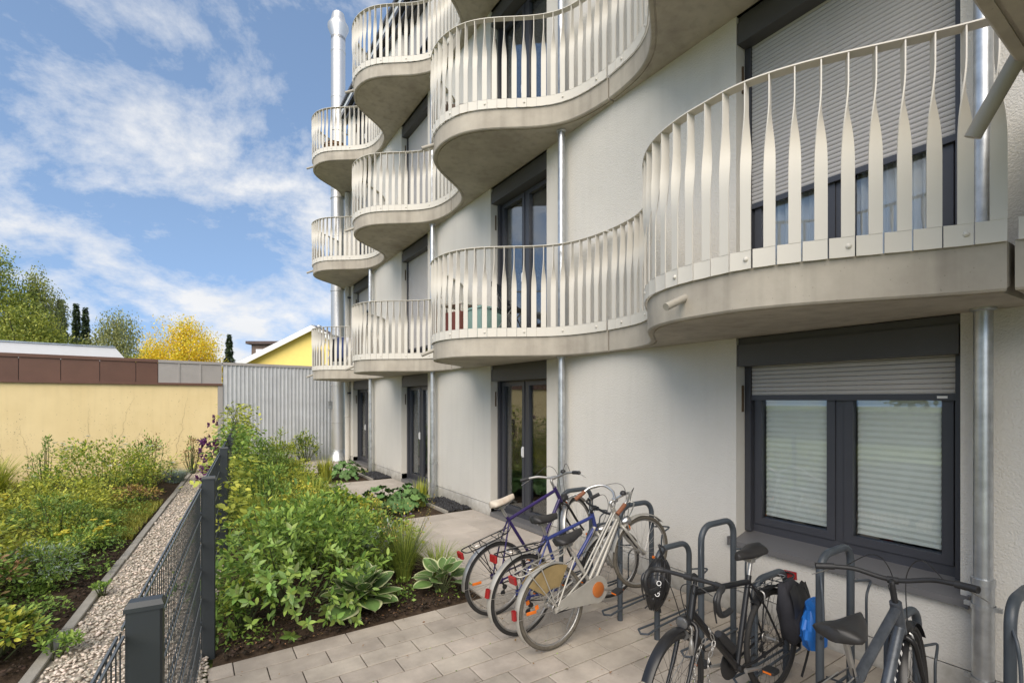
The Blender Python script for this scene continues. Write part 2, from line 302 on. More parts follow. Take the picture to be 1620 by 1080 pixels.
def smoothpath(pts, k=6, closed=False):
    """Catmull-Rom through the points"""
    P = [Vector(p) for p in pts]; n = len(P); outp = []
    for i in range(n if closed else n-1):
        p0 = P[(i-1) % n] if (closed or i > 0) else P[0]; p1 = P[i]; p2 = P[(i+1) % n]; p3 = P[(i+2) % n] if (closed or i+2 < n) else P[-1]
        for j in range(k):
            t = j/k; outp.append(0.5*((2*p1)+(p2-p0)*t+(2*p0-5*p1+4*p2-p3)*t*t+(3*p1-p0-3*p2+p3)*t**3))
    if not closed: outp.append(P[-1])
    return outp
def textmesh(name, body, size, mtx, m, parent, extrude=0.0008):
    cu = bpy.data.curves.new(name, 'FONT'); cu.body = body; cu.size = size; cu.extrude = extrude; cu.align_x = 'CENTER'; cu.align_y = 'CENTER'
    t = bpy.data.objects.new(name, cu); C.objects.link(t); dg = bpy.context.evaluated_depsgraph_get()
    me = bpy.data.meshes.new_from_object(t.evaluated_get(dg)); bpy.data.objects.remove(t)
    return obj(name, me, m, parent, mtx=mtx)
# ------------------------------------------------------------------ apartment building
WX, P, J0, S, Z1 = 4.10, 4.02, 0.03, 2.89, 2.45      # wall plane, bay, first joint, storey, first slab underside
TH, RH = 0.25, 1.13                                   # slab thickness, railing height
bld = thing('apartment_building', 'cream rendered apartment block with wave shaped balconies along its garden side', 'building', (0,0,0))
NOSE, REACH = 2.825, 1.175
def lg(t): return math.tanh((t-0.452)/0.225)
def swell(d):      # 0 at the nose of a balcony, 1 at the joint half a bay away
    t = math.sqrt((d/(P/2))**2+0.0036); return max(0.0, (lg(t)-lg(0.06))/(lg(1.0)-lg(0.06)))
def wave(y):
    if y < 0.66:
        t = (0.66-y); return min(3.44+0.44*t-0.05*t*t, 3.96)
    if y < 1.86:
        t = (1.86-y)/1.20; m1 = 0.44*1.20
        return NOSE*(2*t**3-3*t*t+1)+3.44*(-2*t**3+3*t*t)+m1*(t**3-t*t)
    if y < 2.04: return NOSE
    d = abs(((y-J0-P/2)+P/2) % P-P/2)
    return NOSE+REACH*swell(d)
OPEN = [(1.02, 2.55)]+[(5.34+P*k, 6.84+P*k) for k in range(3)]
holes = []
for lv in range(4):
    zt = Z1+S*lv if lv < 3 else 10.62
    for bi, (a, b) in enumerate(OPEN):
        zb = 0.655 if (lv == 0 and bi == 0) else (0.06 if lv == 0 else Z1+S*(lv-1)+TH+0.03)
        holes.append((a, b, zb, zt, lv, bi))
Y0, Y1, ZT = -5.0, 15.42, 10.75
def wallgrid(mb, x, y0, y1, z0, z1, hs):
    ys = sorted({y0, y1, *[h[0] for h in hs], *[h[1] for h in hs]}); zs = sorted({z0, z1, *[max(z0, h[2]) for h in hs], *[min(z1, h[3]) for h in hs]})
    for i in range(len(ys)-1):
        for j in range(len(zs)-1):
            ym, zm = (ys[i]+ys[i+1])/2, (zs[j]+zs[j+1])/2
            if any(h[0] < ym < h[1] and h[2] < zm < h[3] for h in hs): continue
            mb.add([(x,ys[i],zs[j]),(x,ys[i+1],zs[j]),(x,ys[i+1],zs[j+1]),(x,ys[i],zs[j+1])], [(0,3,2,1)])
mb = MB(); wallgrid(mb, WX, Y0, Y1, 0.195, ZT, holes)
mb.add([(WX,Y1,0),(14,Y1,0),(14,Y1,ZT),(WX,Y1,ZT)], [(0,3,2,1)])
mb.add([(WX,Y0,0),(14,Y0,0),(14,Y0,ZT),(WX,Y0,ZT)], [(0,1,2,3)])
mb.add([(14,Y0,0),(14,Y1,0),(14,Y1,ZT),(14,Y0,ZT)], [(0,1,2,3)])
me = mb.mesh('wall', 0, fix=False)
obj('wall', me, 'plaster', bld)
for (a, b, zb, zt, lv, bi) in holes:      # plastered reveals, one lining for each opening
    d = 0.28; ring = [(a, zb), (b, zb), (b, zt), (a, zt)]
    obj('reveal', MB().loft([[(WX, y, z) for y, z in ring], [(WX+d, y, z) for y, z in ring]], closed_ring=True).mesh('reveal', 0, fix=False), 'reveal', bld)
segs = []; yy = Y0
for (a, b) in OPEN[1:]: segs.append((yy, a)); yy = b
segs.append((yy, Y1))
for (a, b) in segs: MB().box(WX+0.008, WX+0.2, a, b, -0.05, 0.185).build('plinth', 'plinth', bld, 0)
MB().box(3.92, 14.1, Y0-0.1, Y1+0.1, ZT, ZT+0.12).build('roof', 'whitepaint', bld, 0)
for k, (x, z0, z1, m) in enumerate([(3.86, 10.885, 10.93, 'frame'), (3.90, 10.60, 10.68, 'frame'), (3.97, 10.44, 10.50, 'frame'), (3.92, 11.02, 11.10, 'frame')]):
    MB().box(x, WX-0.004, Y0, Y1+0.12, z0, z1).build('cornice_band', m, bld, 0)
# ---- windows
SL_ME = {}
def slat_mesh(wd):
    k = round(wd, 3)
    if k not in SL_ME:      # one shutter lath, gently bowed
        prof = [(-0.004, 0.0), (-0.010, 0.008), (-0.011, 0.020), (-0.008, 0.031), (0.0, 0.0345)]
        SL_ME[k] = MB().loft([[(p[0], y, p[1]) for p in prof] for y in (-wd/2, wd/2)]).mesh('shutter_slat', 50)
    return SL_ME[k]
def window(a, b, zb, zt, lv, bi, shut, dress):
    """frame with two leaves, panes, roller shutter box and shutter; shut = z of the shutter's lower edge"""
    xf = WX+0.185; zt2 = zt-0.20; fr = MB()
    fr.box(xf, xf+0.08, a+0.005, a+0.075, zb+0.01, zt2); fr.box(xf, xf+0.08, b-0.075, b-0.005, zb+0.01, zt2)
    fr.box(xf, xf+0.08, a+0.075, b-0.075, zb+0.01, zb+0.085); fr.box(xf, xf+0.08, a+0.075, b-0.075, zt2-0.07, zt2)
    ym = (a+b)/2; fr.box(xf-0.004, xf+0.076, ym-0.03, ym+0.03, zb+0.085, zt2-0.07)
    nm = 'window' if (lv == 0 and bi == 0) else 'balcony_door' if lv else 'terrace_door'
    wo = fr.build(nm, 'frame', bld, 0)
    for (p, q) in ((a+0.075, ym-0.03), (ym+0.03, b-0.075)):
        s_ = MB(); z0, z1 = zb+0.085, zt2-0.07; t = 0.062
        s_.box(xf-0.016, xf+0.06, p+0.002, p+t, z0+0.002, z1-0.002); s_.box(xf-0.016, xf+0.06, q-t, q-0.002, z0+0.002, z1-0.002)
        s_.box(xf-0.016, xf+0.06, p+t, q-t, z0+0.002, z0+t); s_.box(xf-0.016, xf+0.06, p+t, q-t, z1-t, z1-0.002)
        s_.build('sash', 'frame', wo, 0)
        MB().box(xf+0.018, xf+0.024, p+t-0.004, q-t+0.004, z0+t-0.004, z1-t+0.004).build('pane', 'glass', wo, 0)
        if dress == 'pleated':
            n = 56; hgt = z1-z0-2*t; prof = []
            for i in range(n+1): prof.append((xf+0.040+(0.012 if i % 2 else 0), z0+t+0.02+(hgt-0.02)*i/n))
            MB().loft([[(px, y, pz) for px, pz in prof] for y in (p+t+0.02, q-t-0.012)]).build('pleated_blind', 'blind', wo, 0)
        if dress in ('curtain', 'tan'):
            rng = random.Random(int(a*100)+lv*7+int(p*10)); n = 60; y0c, y1c = (p+t-0.02, q-t+0.02); z1c = z1-0.02
            if dress == 'curtain' and p < ym: y0c += 0.10
            z0c = z0+0.03 if dress == 'curtain' else z0+0.62
            ring = [(xf+0.085+0.025*math.sin(i*0.9+rng.random())*(1 if dress == 'curtain' else 0.05), y0c+(y1c-y0c)*i/n) for i in range(n+1)]
            MB().loft([[(x, y, z0c) for x, y in ring], [(x, y, z1c) for x, y in ring]]).build('curtain', 'curtain' if dress == 'curtain' else 'curtain_tan', wo, 60)
    if nm != 'window':
        if shut is None or shut > zb+1.2:
          h = MB().box(xf-0.045, xf-0.017, ym+0.045, ym+0.075, zb+0.98, zb+1.10); h.box(xf-0.03, xf-0.017, ym+0.04, ym+0.08, zb+0.96, zb+1.12); h.build('handle', 'print', wo, 0)
        MB().box(WX-0.012, xf-0.002, a+0.003, b-0.003, zb-0.052 if lv == 0 else zb-0.028, zb+0.012).build('threshold', 'sill', wo, 0)
    # box above, guides, laths
    bx = MB(); bx.box(WX+0.012, xf+0.09, a+0.012, b-0.004, zt-0.252, zt-0.062); bx.box(WX+0.03, xf+0.09, a+0.006, b-0.004, zt-0.061, zt-0.002); bx.build('shutter_box', 'box', wo, 0)
    for (p, q) in ((a+0.004, a+0.058), (b-0.058, b-0.004)): MB().box(xf-0.055, xf-0.0025, p, q, zb+0.015, zt-0.254).build('shutter_guide', 'frame', wo, 0)
    if shut is not None:
        wd = b-a-0.122; me_ = slat_mesh(wd); z = shut+0.045; ztop = zt-0.255
        if bi < 2:
            while z < ztop: obj('shutter_slat', me_, 'shutter', wo, loc=(xf-0.026, (a+b)/2, z)); z += 0.036
        else:
            prof = []
            while z < ztop: prof += [(xf-0.030, z), (xf-0.037, z+0.010), (xf-0.037, z+0.024), (xf-0.030, z+0.034)]; z += 0.036
            tag(MB().loft([[(px, y, pz) for px, pz in prof] for y in (a+0.061, b-0.061)]).build('shutter_curtain', 'shutter', wo, 40), kind='stuff')
        bb = MB().box(xf-0.045, xf-0.02, a+0.060, b-0.060, shut, shut+0.044).build('shutter_bottom_bar', 'frame', wo, 0)
        if bi == 0 and lv == 0: MB().box(xf-0.0475, xf-0.0452, a+0.10, a+0.155, shut+0.014, shut+0.03).build('maker_plate', 'print', wo, 0)
    # slot in the far jamb, room behind
    MB().box(WX+0.085, WX+0.105, b-0.012, b+0.02, zt-0.66, zt-0.42).build('vent_slot', 'slot', wo, 0)
    r = MB(); x0, x1, p, q, z0, z1 = xf+0.09, xf+2.6, a-0.6, b+0.6, zb-0.02, zt+0.05
    r.add([(x1,p,z0),(x1,q,z0),(x1,q,z1),(x1,p,z1)], [(0,1,2,3)]); r.add([(x0,p,z0),(x1,p,z0),(x1,p,z1),(x0,p,z1)], [(0,1,2,3)])
    r.add([(x0,q,z0),(x1,q,z0),(x1,q,z1),(x0,q,z1)], [(0,3,2,1)]); r.add([(x0,p,z0),(x1,p,z0),(x1,q,z0),(x0,q,z0)], [(0,1,2,3)]); r.add([(x0,p,z1),(x1,p,z1),(x1,q,z1),(x0,q,z1)], [(0,3,2,1)])
    obj('room', r.mesh('room', 0, fix=False), 'room', wo)
    if nm == 'window':
        sl_ = MB(); pr = [(WX-0.055, 0.600), (WX-0.055, 0.645), (WX+0.19, 0.712), (WX+0.19, 0.690), (WX-0.03, 0.630), (WX-0.03, 0.600)]
        sl_.loft([[(px, y, pz) for px, pz in pr] for y in (a-0.045, b+0.045)], closed_ring=True, caps=True).build('window_sill', 'sill', wo, 20)
        for e in (a-0.052, b+0.038): MB().box(WX-0.06, WX-0.001, e, e+0.014, 0.596, 0.672).build('sill_end_cap', 'sill', wo, 0)
    return wo
SHUT = {(0,0): 1.895, (1,0): 3.62, (1,2): 3.02, (2,2): 5.95, (1,3): 4.42, (2,3): 7.35, (3,2): 9.6, (2,0): 7.0}
DRESS = {(0,0): 'pleated', (0,1): 'tan', (1,1): 'curtain', (2,1): 'curtain', (1,0): 'curtain', (0,2): 'curtain', (0,3): None, (1,2): 'curtain'}
for (a, b, zb, zt, lv, bi) in holes:
    if lv >= 2 and bi == 0: pass
    window(a, b, zb+(0.045 if (lv == 0 and bi == 0) else 0), zt, lv, bi, SHUT.get((lv, bi)), DRESS.get((lv, bi)))
# ---- one railing blade: folded skirt plate below, blade twisting a quarter turn towards the handrail
PITCH = 0.124
def blade_mesh(h, k=1.0):
    mb = MB(); th = 0.0035; sw, gp = 0.065, PITCH-0.065-0.002
    # skirt: t = 0 right seam, to the left +t ; local x = t, local y = outward, z up
    sk = 0.112; pl = [(0.001, 0.004), (sw, 0.0), (sw+gp, 0.007)]
    f = [(t, n+th, 0) for t, n in pl]+[(t, n-th, 0) for t, n in reversed(pl)]
    mb.loft([[(x, y, 0.0) for x, y, _ in f], [(x, y, sk) for x, y, _ in f]], closed_ring=True, caps=True)
    rings = []; zs = [sk, 0.35, 0.48, 0.54, 0.60, 0.66, 0.71, 0.76, 0.81, 0.86, 0.91, 0.96, 1.05, h]
    zs = [z for z in zs if z < h-0.01]+[h]
    for z in zs:
        u = min(1, max(0, (z-0.48)/0.50)); u = u*u*(3-2*u); a = u*math.pi/2
        d = Vector((-math.cos(a), -math.sin(a), 0)); n_ = Vector((-math.sin(a), math.cos(a), 0)); w_ = sw-0.001; c_ = Vector((sw/2, 0.002*(1-u)-0.012*u, z)); p0 = c_-d*w_/2; p1 = c_+d*w_/2+Vector((0, 0.004*(1-u), 0)); rings.append([p0+n_*th, p0-n_*th, p1-n_*th, p1+n_*th])
    mb.loft(rings, closed_ring=True, caps=True)
    return mb.mesh('railing_slat', 40)
BLADE, BLADE_LOW = blade_mesh(RH), blade_mesh(0.68)
bolt_me = MB().lathe([(0.0145, 0.0), (0.0145, 0.003), (0.011, 0.009), (0.005, 0.012), (0.0008, 0.0125)], n=12, axis='y').mesh('bolt', 60)
pr_rail = random.Random(21)
def balcony(y0, y1, zb, low=False, spout=None, slab_only=False):
    g = 0.011; ya, yb = y0+g, y1-g; n = max(24, int((yb-ya)*28)); ys = [ya+(yb-ya)*i/n for i in range(n+1)]
    prof = [(0.0, TH), (0.0, 0.012), (0.010, 0.0), (0.042, 0.0), (0.044, 0.010), (0.058, 0.010), (0.060, 0.0)]
    rings = []
    for y in ys:
        dx = (wave(y+0.01)-wave(y-0.01))/0.02; nl = math.hypot(1, dx); nx, ny = -1/nl, dx/nl   # outward normal
        r_ = [(WX+0.06, y, zb+TH)]
        for d, z in prof:
            px, py = wave(y)-nx*d, min(max(y-ny*d, ya), yb); r_.append((px, py, zb+z))
        r_.append((WX+0.06, y, zb)); rings.append(r_)
    b_ = MB().loft(rings, closed_ring=True, caps=True).build('balcony', 'concrete', bld, 30)
    # handrail and blades
    zr = zb+TH-0.006; h = 0.82 if low else RH
    fine = [ya+0.004+(yb-ya-0.008)*i/400 for i in range(401)]; pts = [Vector((wave(y), y)) for y in fine]
    cum = [0.0]
    for i in range(400): cum.append(cum[-1]+(pts[i+1]-pts[i]).length)
    def at(s_):
        s_ = min(max(s_, 0), cum[-1]); i = min(max(int(np.searchsorted(cum, s_))-1, 0), 399); t = (s_-cum[i])/(cum[i+1]-cum[i]); p = pts[i].lerp(pts[i+1], t); tg = (pts[min(i+2, 400)]-pts[max(i-1, 0)]).normalized()
        return p, tg
    k = int(cum[-1]/PITCH); pit = cum[-1]/k
    for i in range(k):
        p, tg = at(i*pit+PITCH/2); nrm = Vector((-tg.y, tg.x))           # outward is to the left of +y travel
        ja = pr_rail.gauss(0, 0.008); tg = Vector((tg.x*math.cos(ja)-tg.y*math.sin(ja), tg.x*math.sin(ja)+tg.y*math.cos(ja))); nrm = Vector((-tg.y, tg.x))
        p = p-tg*(PITCH/2)+nrm*(0.016+pr_rail.uniform(-0.0012, 0.0012))
        mt = Matrix(((tg.x, nrm.x, 0, p.x), (tg.y, nrm.y, 0, p.y), (0, 0, 1, zr), (0, 0, 0, 1)))
        obj('railing_slat', BLADE_LOW if low else BLADE, 'rail', b_, mtx=mt)
        if i % 4 == 1:
            q = p+tg*(0.03+PITCH*0.0)+nrm*0.006
            obj('bolt', bolt_me, 'rail', b_, mtx=Matrix(((tg.x, nrm.x, 0, q.x), (tg.y, nrm.y, 0, q.y), (0, 0, 1, zr+0.058), (0, 0, 0, 1))))
    if not low:
        rr = []
        for i in range(0, 401, 4):
            p, tg = at(cum[i]); nrm = Vector((-tg.y, tg.x)); a = p+nrm*0.040; c = p-nrm*0.034
            rr.append([(a.x, a.y, zr+h), (a.x, a.y, zr+h+0.008), (c.x, c.y, zr+h+0.008), (c.x, c.y, zr+h)])
        MB().loft(rr, closed_ring=True, caps=True).build('handrail', 'rail', b_, 30)
    if spout is not None:
        p, tg = at(spout*cum[-1]); nrm = Vector((-tg.y, tg.x)); a = p-nrm*0.02; e = p+nrm*0.17
        d0, d1 = Vector((a.x, a.y, zb+TH*0.62)), Vector((e.x, e.y, zb+TH*0.62-0.085)); o_ = MB(); n_ = 14
        dv = (d1-d0).normalized()
        o_.tube([d0, d1, d1-dv*0.002, d1-dv*0.06], [0.026, 0.026, 0.021, 0.021], n_, caps=False); o_.build('drain_spout', 'spout', b_, 40)
    return b_
VIS = []
for k in range(4):
    y0, y1 = J0+P*k, J0+P*(k+1)
    if k == 0: y0 = 0.665
    for lv in range(3):
        VIS.append(((k, lv), balcony(y0, y1, Z1+S*lv, spout=0.41 if k == 0 else 0.56)))
balcony(-4.4, 0.661, Z1, low=True)
# wing of the block behind the camera's right shoulder, carrying the raised slab
wg = MB(); wg.box(1.9, 14, -11, -2.2, -0.05, 9.2); wg.build('wing', 'plaster', bld, 0)
# raised neighbouring slab close to the camera's right, with its own spout
zb = 3.405; ring = []
sl_o = MB()
outl = [(4.16, 0.582), (2.05, 0.582), (1.94, 0.54), (1.90, 0.44), (1.90, -2.3), (4.16, -2.3)]
ins = [(4.16, 0.535), (2.07, 0.535), (1.99, 0.50), (1.95, 0.42), (1.95, -2.3), (4.16, -2.3)]
ins2 = [(4.16, 0.52), (2.08, 0.52), (2.005, 0.488), (1.965, 0.415), (1.965, -2.3), (4.16, -2.3)]
sl_o.loft([[(x, y, zb+TH) for x, y in outl], [(x, y, zb+0.012) for x, y in outl], [(x+(0.008 if x < 2.0 else 0), y-(0.01 if y > 0 else 0), zb) for x, y in outl], [(x, y, zb) for x, y in ins], [(x, y, zb+0.01) for x, y in ins], [(x, y, zb+0.01) for x, y in ins2], [(x, y, zb) for x, y in ins2]], closed_ring=True, caps=True)
ub = sl_o.build('balcony', 'concrete', bld, 30); ub['label'] = 'higher balcony slab cutting into the top right corner'
d0, d1 = Vector((3.10, 0.55, zb+0.075)), Vector((3.13, 0.735, zb-0.25)); dv = (d1-d0).normalized()
MB().tube([d0, d1, d1-dv*0.002, d1-dv*0.08], [0.034, 0.034, 0.029, 0.029], 18, caps=False).build('drain_spout', 'spout', ub, 40)
# ---- drainpipes
for k, y in enumerate((0.885, 4.87, 8.85, 12.80)):
    x = 3.975; mb = MB()
    mb.tube([(x, y, -0.02), (x, y, 0.80)], 0.052, 16); mb.tube([(x, y, 0.80), (x, y, Z1)], 0.045, 16); mb.tube([(x, y, 0.79), (x, y, 0.83)], 0.057, 16)
    for lv in (1, 2): mb.tube([(x, y, Z1+S*(lv-1)+TH-0.02), (x, y, Z1+S*lv)], 0.045, 16)
    dp = mb.build('drainpipe', 'galv', bld, 40)
    for z in (0.22, 0.66):
        br = MB(); br.lathe([(0.056, z-0.014), (0.060, z-0.014), (0.060, z+0.014), (0.056, z+0.014)], (x, y, 0), 16, caps=False); br.tube([(x+0.05, y, z), (WX+0.01, y, z)], 0.006, 6)
        br.box(x-0.012, x+0.012, y-0.086, y-0.054, z-0.012, z+0.012); br.box(x-0.012, x+0.012, y+0.054, y+0.086, z-0.012, z+0.012); br.build('pipe_bracket', 'galv', dp, 40)
    for lv in range(3): MB().lathe([(0.047, 0), (0.062, 0.0), (0.062, -0.012), (0.047, -0.02)], (x, y, Z1+S*lv), 16, caps=False).build('pipe_collar', 'galv', dp, 40)
# ---- flue and slim vent pipe at the far corner
fl = thing('flue_pipe', 'tall stainless steel flue with funnel top at the far corner of the block', 'flue', (3.90, 15.82, 0))
mb = MB(); mb.tube([(0, 0, 0.28), (0, 0, 13.25)], 0.215, 28); fo = mb.build('pipe', 'steel', fl, 40)
for z in np.arange(1.2, 13.2, 1.45): MB().lathe([(0.213, z-0.03), (0.222, z-0.024), (0.222, z+0.024), (0.213, z+0.03)], n=28, caps=False).build('seam_band', 'steel', fo, 40)
MB().lathe([(0.36, 0.0), (0.36, 0.03), (0.24, 0.24), (0.235, 0.34), (0.214, 0.35)], n=28).build('base_cone', 'galv', fl, 40)
MB().lathe([(0.215, 13.15), (0.215, 13.3), (0.315, 13.55), (0.315, 13.63), (0.23, 13.76), (0.18, 14.0), (0.02, 14.08)], n=28).build('funnel_top', 'steel', fl, 40)
for z in (2.35, 5.3, 8.2, 10.3): MB().lathe([(0.218, z-0.02), (0.232, z-0.02), (0.232, z+0.02), (0.218, z+0.02)], n=24, caps=False).box(0.2, 0.5, -0.03, 0.0, z-0.02, z+0.02).box(0.22, 0.28, -0.28, -0.2, z-0.05, z+0.05).build('wall_clamp', 'steel', fl, 40)
MB().box(-0.30, -0.19, -0.09, 0.09, 1.62, 1.85).build('inspection_box', 'galv', fl, 0)
vp = MB(); vp.tube([(4.02, 15.20, 0.0), (4.02, 15.20, 8.2)], 0.075, 16)
for z in np.arange(1.4, 8, 1.9): vp.lathe([(0.074, z-0.03), (0.083, z-0.02), (0.083, z+0.02), (0.074, z+0.03)], (4.02, 15.20, 0), 16, caps=False)
vo = tag(vp.build('vent_pipe', 'reveal', None, 40), 'slim cream vent pipe on the wall beside the steel flue', 'pipe')
for z in (2.1, 5.0): MB().box(4.0, 4.12, 15.1, 15.3, z-0.025, z+0.025).build('pipe_clamp', 'frame', vo, 0)
M['gravelbase'] = mat('gravel_bed', (0.36, 0.31, 0.255), 0.95, var=0.3, vscale=40)
# ------------------------------------------------------------------ ground, paving, beds
def struct(o): o['kind'] = 'structure'; return o
rng = np.random.default_rng(3)
struct(MB().add([(-150,-80,-0.06),(150,-80,-0.06),(150,260,-0.06),(-150,260,-0.06)], [(0,1,2,3)]).build('ground', 'meadow', None, 0))
FD = Vector((0.0883, 0.9961)); FN = Vector((-0.9961, 0.0883)); F0 = Vector((-0.105, 1.73))      # fence line direction, normal to the garden side
def fl_pt(t, n=0.0): return F0+FD*t+FN*n
# paved yard of small pavers
pav = struct(MB().add([(0.02,-3.4,-0.012),(4.10,-3.4,-0.012),(4.10,4.075,-0.012),(0.10,4.075,-0.012)], [(0,1,2,3)]).build('paving', 'bed', None, 0))
def paver_mesh(lx, ly, ch=0.004, h=0.05):
    x, y = lx/2, ly/2; a = [(-x,-y),(x,-y),(x,y),(-x,y)]; b = [(-x+ch,-y+ch),(x-ch,-y+ch),(x-ch,y-ch),(-x+ch,y-ch)]
    m = MB(); m.loft([[(p[0],p[1],-h) for p in a], [(p[0],p[1],-ch*0.6) for p in a], [(p[0],p[1],0) for p in b]], closed_ring=True); m.add([(p[0],p[1],0) for p in b], [(0,1,2,3)])
    return m.mesh('paver', 20)
pm = {}
def lay(parent, x0, x1, y0, y1, name, m, z, jt):
    k = (round(x1-x0, 3), round(y1-y0, 3))
    if k not in pm: pm[k] = paver_mesh(x1-x0-jt, y1-y0-jt)
    obj(name, pm[k], m, parent, loc=((x0+x1)/2, (y0+y1)/2, z+float(rng.normal(0, 0.0009))), rot=(float(rng.normal(0, 0.0018)), float(rng.normal(0, 0.0015)), float(rng.normal(0, 0.001))))
pr = random.Random(5)
for i in range(27):
    yb = 4.07-0.2*(i+1); xs = [0.10]; x = 0.10+(0.36 if i % 2 else 0.16)
    while x < 4.06: xs.append(round(x, 3)); x += 0.40
    xs.append(4.085)
    for a, b in zip(xs, xs[1:]): lay(pav, a, b, yb, yb+0.2, 'paver', 'paver', 0.0, 0.008)
# terraces of larger slabs in front of the doors
def terrace(x0, x1, y0, y1):
    o = struct(MB().add([(x0,y0,-0.016),(x1,y0,-0.016),(x1,y1,-0.016),(x0,y1,-0.016)], [(0,1,2,3)]).build('terrace', 'bed', None, 0))
    j = 0; y = y1
    while y > y0+0.05:
        ya = max(y0, y-0.4); xs = [x0]; x = x0+(0.6 if j % 2 == 0 else 0.3)
        while x < x1-0.06: xs.append(x); x += 0.6
        xs.append(x1)
        for a, b in zip(xs, xs[1:]): lay(o, a, b, ya, y, 'slab', 'slab', 0.002, 0.005)
        y = ya; j += 1
terrace(2.36, 4.095, 4.075, 7.42); terrace(2.36, 4.095, 9.42, 11.44); terrace(1.9, 4.09, 13.44, 16.3)
# planting beds: uneven soil sheets
def soil(name, poly_fn, x0, x1, y0, y1, st=0.09, amp=0.03, z=0.0):
    nx, ny = max(2, int((x1-x0)/st)), max(2, int((y1-y0)/st)); vs = []; idx = {}
    for j in range(ny+1):
        for i in range(nx+1):
            v = y0+(y1-y0)*j/ny; l_, r_ = poly_fn(v); u = l_+(r_-l_)*i/nx
            e = min(i, nx-i, j, ny-j); zz = z+amp*(0.4+0.6*float(rng.random()))*min(1, e/2)-0.012*(e == 0)
            vs.append((u, v, zz))
    fs = [(j*(nx+1)+i, j*(nx+1)+i+1, (j+1)*(nx+1)+i+1, (j+1)*(nx+1)+i) for j in range(ny) for i in range(nx)]
    return struct(MB().add(vs, fs).build(name, 'soil', None, 80))
fx = lambda y, n: (F0+FD*((y-F0.y)/FD.y)).x-n
soil('planting_bed', lambda y: (fx(y, -0.03), 2.355), 0.2, 2.355, 4.08, 16.2)
soil('planting_bed', lambda y: (2.36, 3.58), 2.36, 3.58, 7.43, 9.41); soil('planting_bed', lambda y: (2.36, 3.58), 2.36, 3.58, 11.45, 13.43)
soil('planting_bed', lambda y: (-9.5, fx(y, 1.10)), -9.5, -1.0, 1.5, 15.6, st=0.16, amp=0.05)
# loose stones
def stones(name, pts, size, m, label, cat, jit=0.35, zf=0.55):
    n = len(pts); base = np.array([(1,0,0),(0.3,0.95,0),(-0.8,0.6,0),(-0.8,-0.6,0),(0.3,-0.95,0),(0.1,0.1,0.9),(-0.05,0,-0.9)], float)
    fc = np.array([(0,1,5),(1,2,5),(2,3,5),(3,4,5),(4,0,5),(1,0,6),(2,1,6),(3,2,6),(4,3,6),(0,4,6)])
    s_ = size*(1+jit*rng.standard_normal(n)).clip(0.4, 2.2); an = rng.random(n)*6.283; tl = rng.normal(0, 0.35, n)
    v = base[None]*s_[:,None,None]*np.stack([np.ones(n), 0.62+0.3*rng.random(n), np.full(n, zf)], 1)[:,None,:]
    z2 = v[:,:,2]+v[:,:,0]*tl[:,None]; c_, s2 = np.cos(an)[:,None], np.sin(an)[:,None]
    w_ = np.stack([v[:,:,0]*c_-v[:,:,1]*s2, v[:,:,0]*s2+v[:,:,1]*c_, z2], 2)+np.asarray(pts)[:,None,:]
    me = npmesh(name, w_.reshape(-1, 3), (fc[None]+7*np.arange(n)[:,None,None]).reshape(-1, 3), np.repeat(rng.random(n), 7))
    o = obj(name, me, m); return tag(o, label, cat, kind='stuff')
def npmesh(name, v, f, rnd=None, attr='rnd', smooth=False):
    me = bpy.data.meshes.new(name); nv, nf, k = len(v), len(f), f.shape[1]
    me.vertices.add(nv); me.vertices.foreach_set('co', np.ascontiguousarray(v, np.float32).ravel())
    me.loops.add(nf*k); me.loops.foreach_set('vertex_index', np.ascontiguousarray(f, np.int32).ravel())
    me.polygons.add(nf); me.polygons.foreach_set('loop_start', np.arange(nf, dtype=np.int32)*k)
    try: me.polygons.foreach_set('loop_total', np.full(nf, k, np.int32))
    except Exception: pass
    me.update(calc_edges=True)
    if rnd is not None:
        a = me.attributes.new(attr, 'FLOAT', 'POINT'); a.data.foreach_set('value', np.ascontiguousarray(rnd, np.float32))
    if smooth: me.shade_smooth()
    return me
M['pebble'] = mat('pale_pebbles_v', (0.74, 0.67, 0.57), 0.8, var=0.12, vscale=30, leaf=0.33)
M['chip'] = mat('dark_chippings_v', (0.060, 0.060, 0.066), 0.7, var=0.3, vscale=25, leaf=0.5)
bz = [fl_pt(-4, 0.02), fl_pt(-4, 1.10), fl_pt(14.2, 1.10), fl_pt(14.2, 0.02)]
struct(MB().add([(p.x, p.y, 0.004) for p in bz], [(0,1,2,3)]).build('gravel_base', 'gravelbase', None, 0))
pts = []
for t0, t1, n in ((-1.5, 4, 9000), (4, 8, 5000), (8, 14, 4200)):
    t = t0+(t1-t0)*rng.random(n); m_ = 0.0+0.985*rng.random(n)
    pts.append(np.stack([F0.x+FD.x*t+FN.x*m_, F0.y+FD.y*t+FN.y*m_, 0.008+0.016*rng.random(n)], 1))
stones('gravel', np.concatenate(pts), 0.0155, 'pebble', 'pale pebble gravel strip between the kerb stones and the fence', 'gravel')
for y0 in (7.47, 11.49):
    struct(MB().add([(3.64,y0,0.0),(4.105,y0,0.0),(4.105,y0+1.22,0.0),(3.64,y0+1.22,0.0)], [(0,1,2,3)]).build('gravel_base', 'bed', None, 0))
    n = 1500; stones('gravel', np.stack([3.65+0.445*rng.random(n), y0+0.01+1.18*rng.random(n), 0.006+0.022*rng.random(n)], 1), 0.017, 'chip', 'dark basalt chippings against the wall beside the '+('nearer' if y0 < 8 else 'farther')+' drainpipe foot', 'gravel', zf=0.8)
    k = tag(MB().box(3.585, 3.635, y0-0.02, y0+1.25, -0.05, 0.03).build('kerb_stone', 'kerb', None, 0), 'narrow kerb between the '+('nearer' if y0 < 8 else 'farther')+' planting bed and dark chippings', 'kerb')
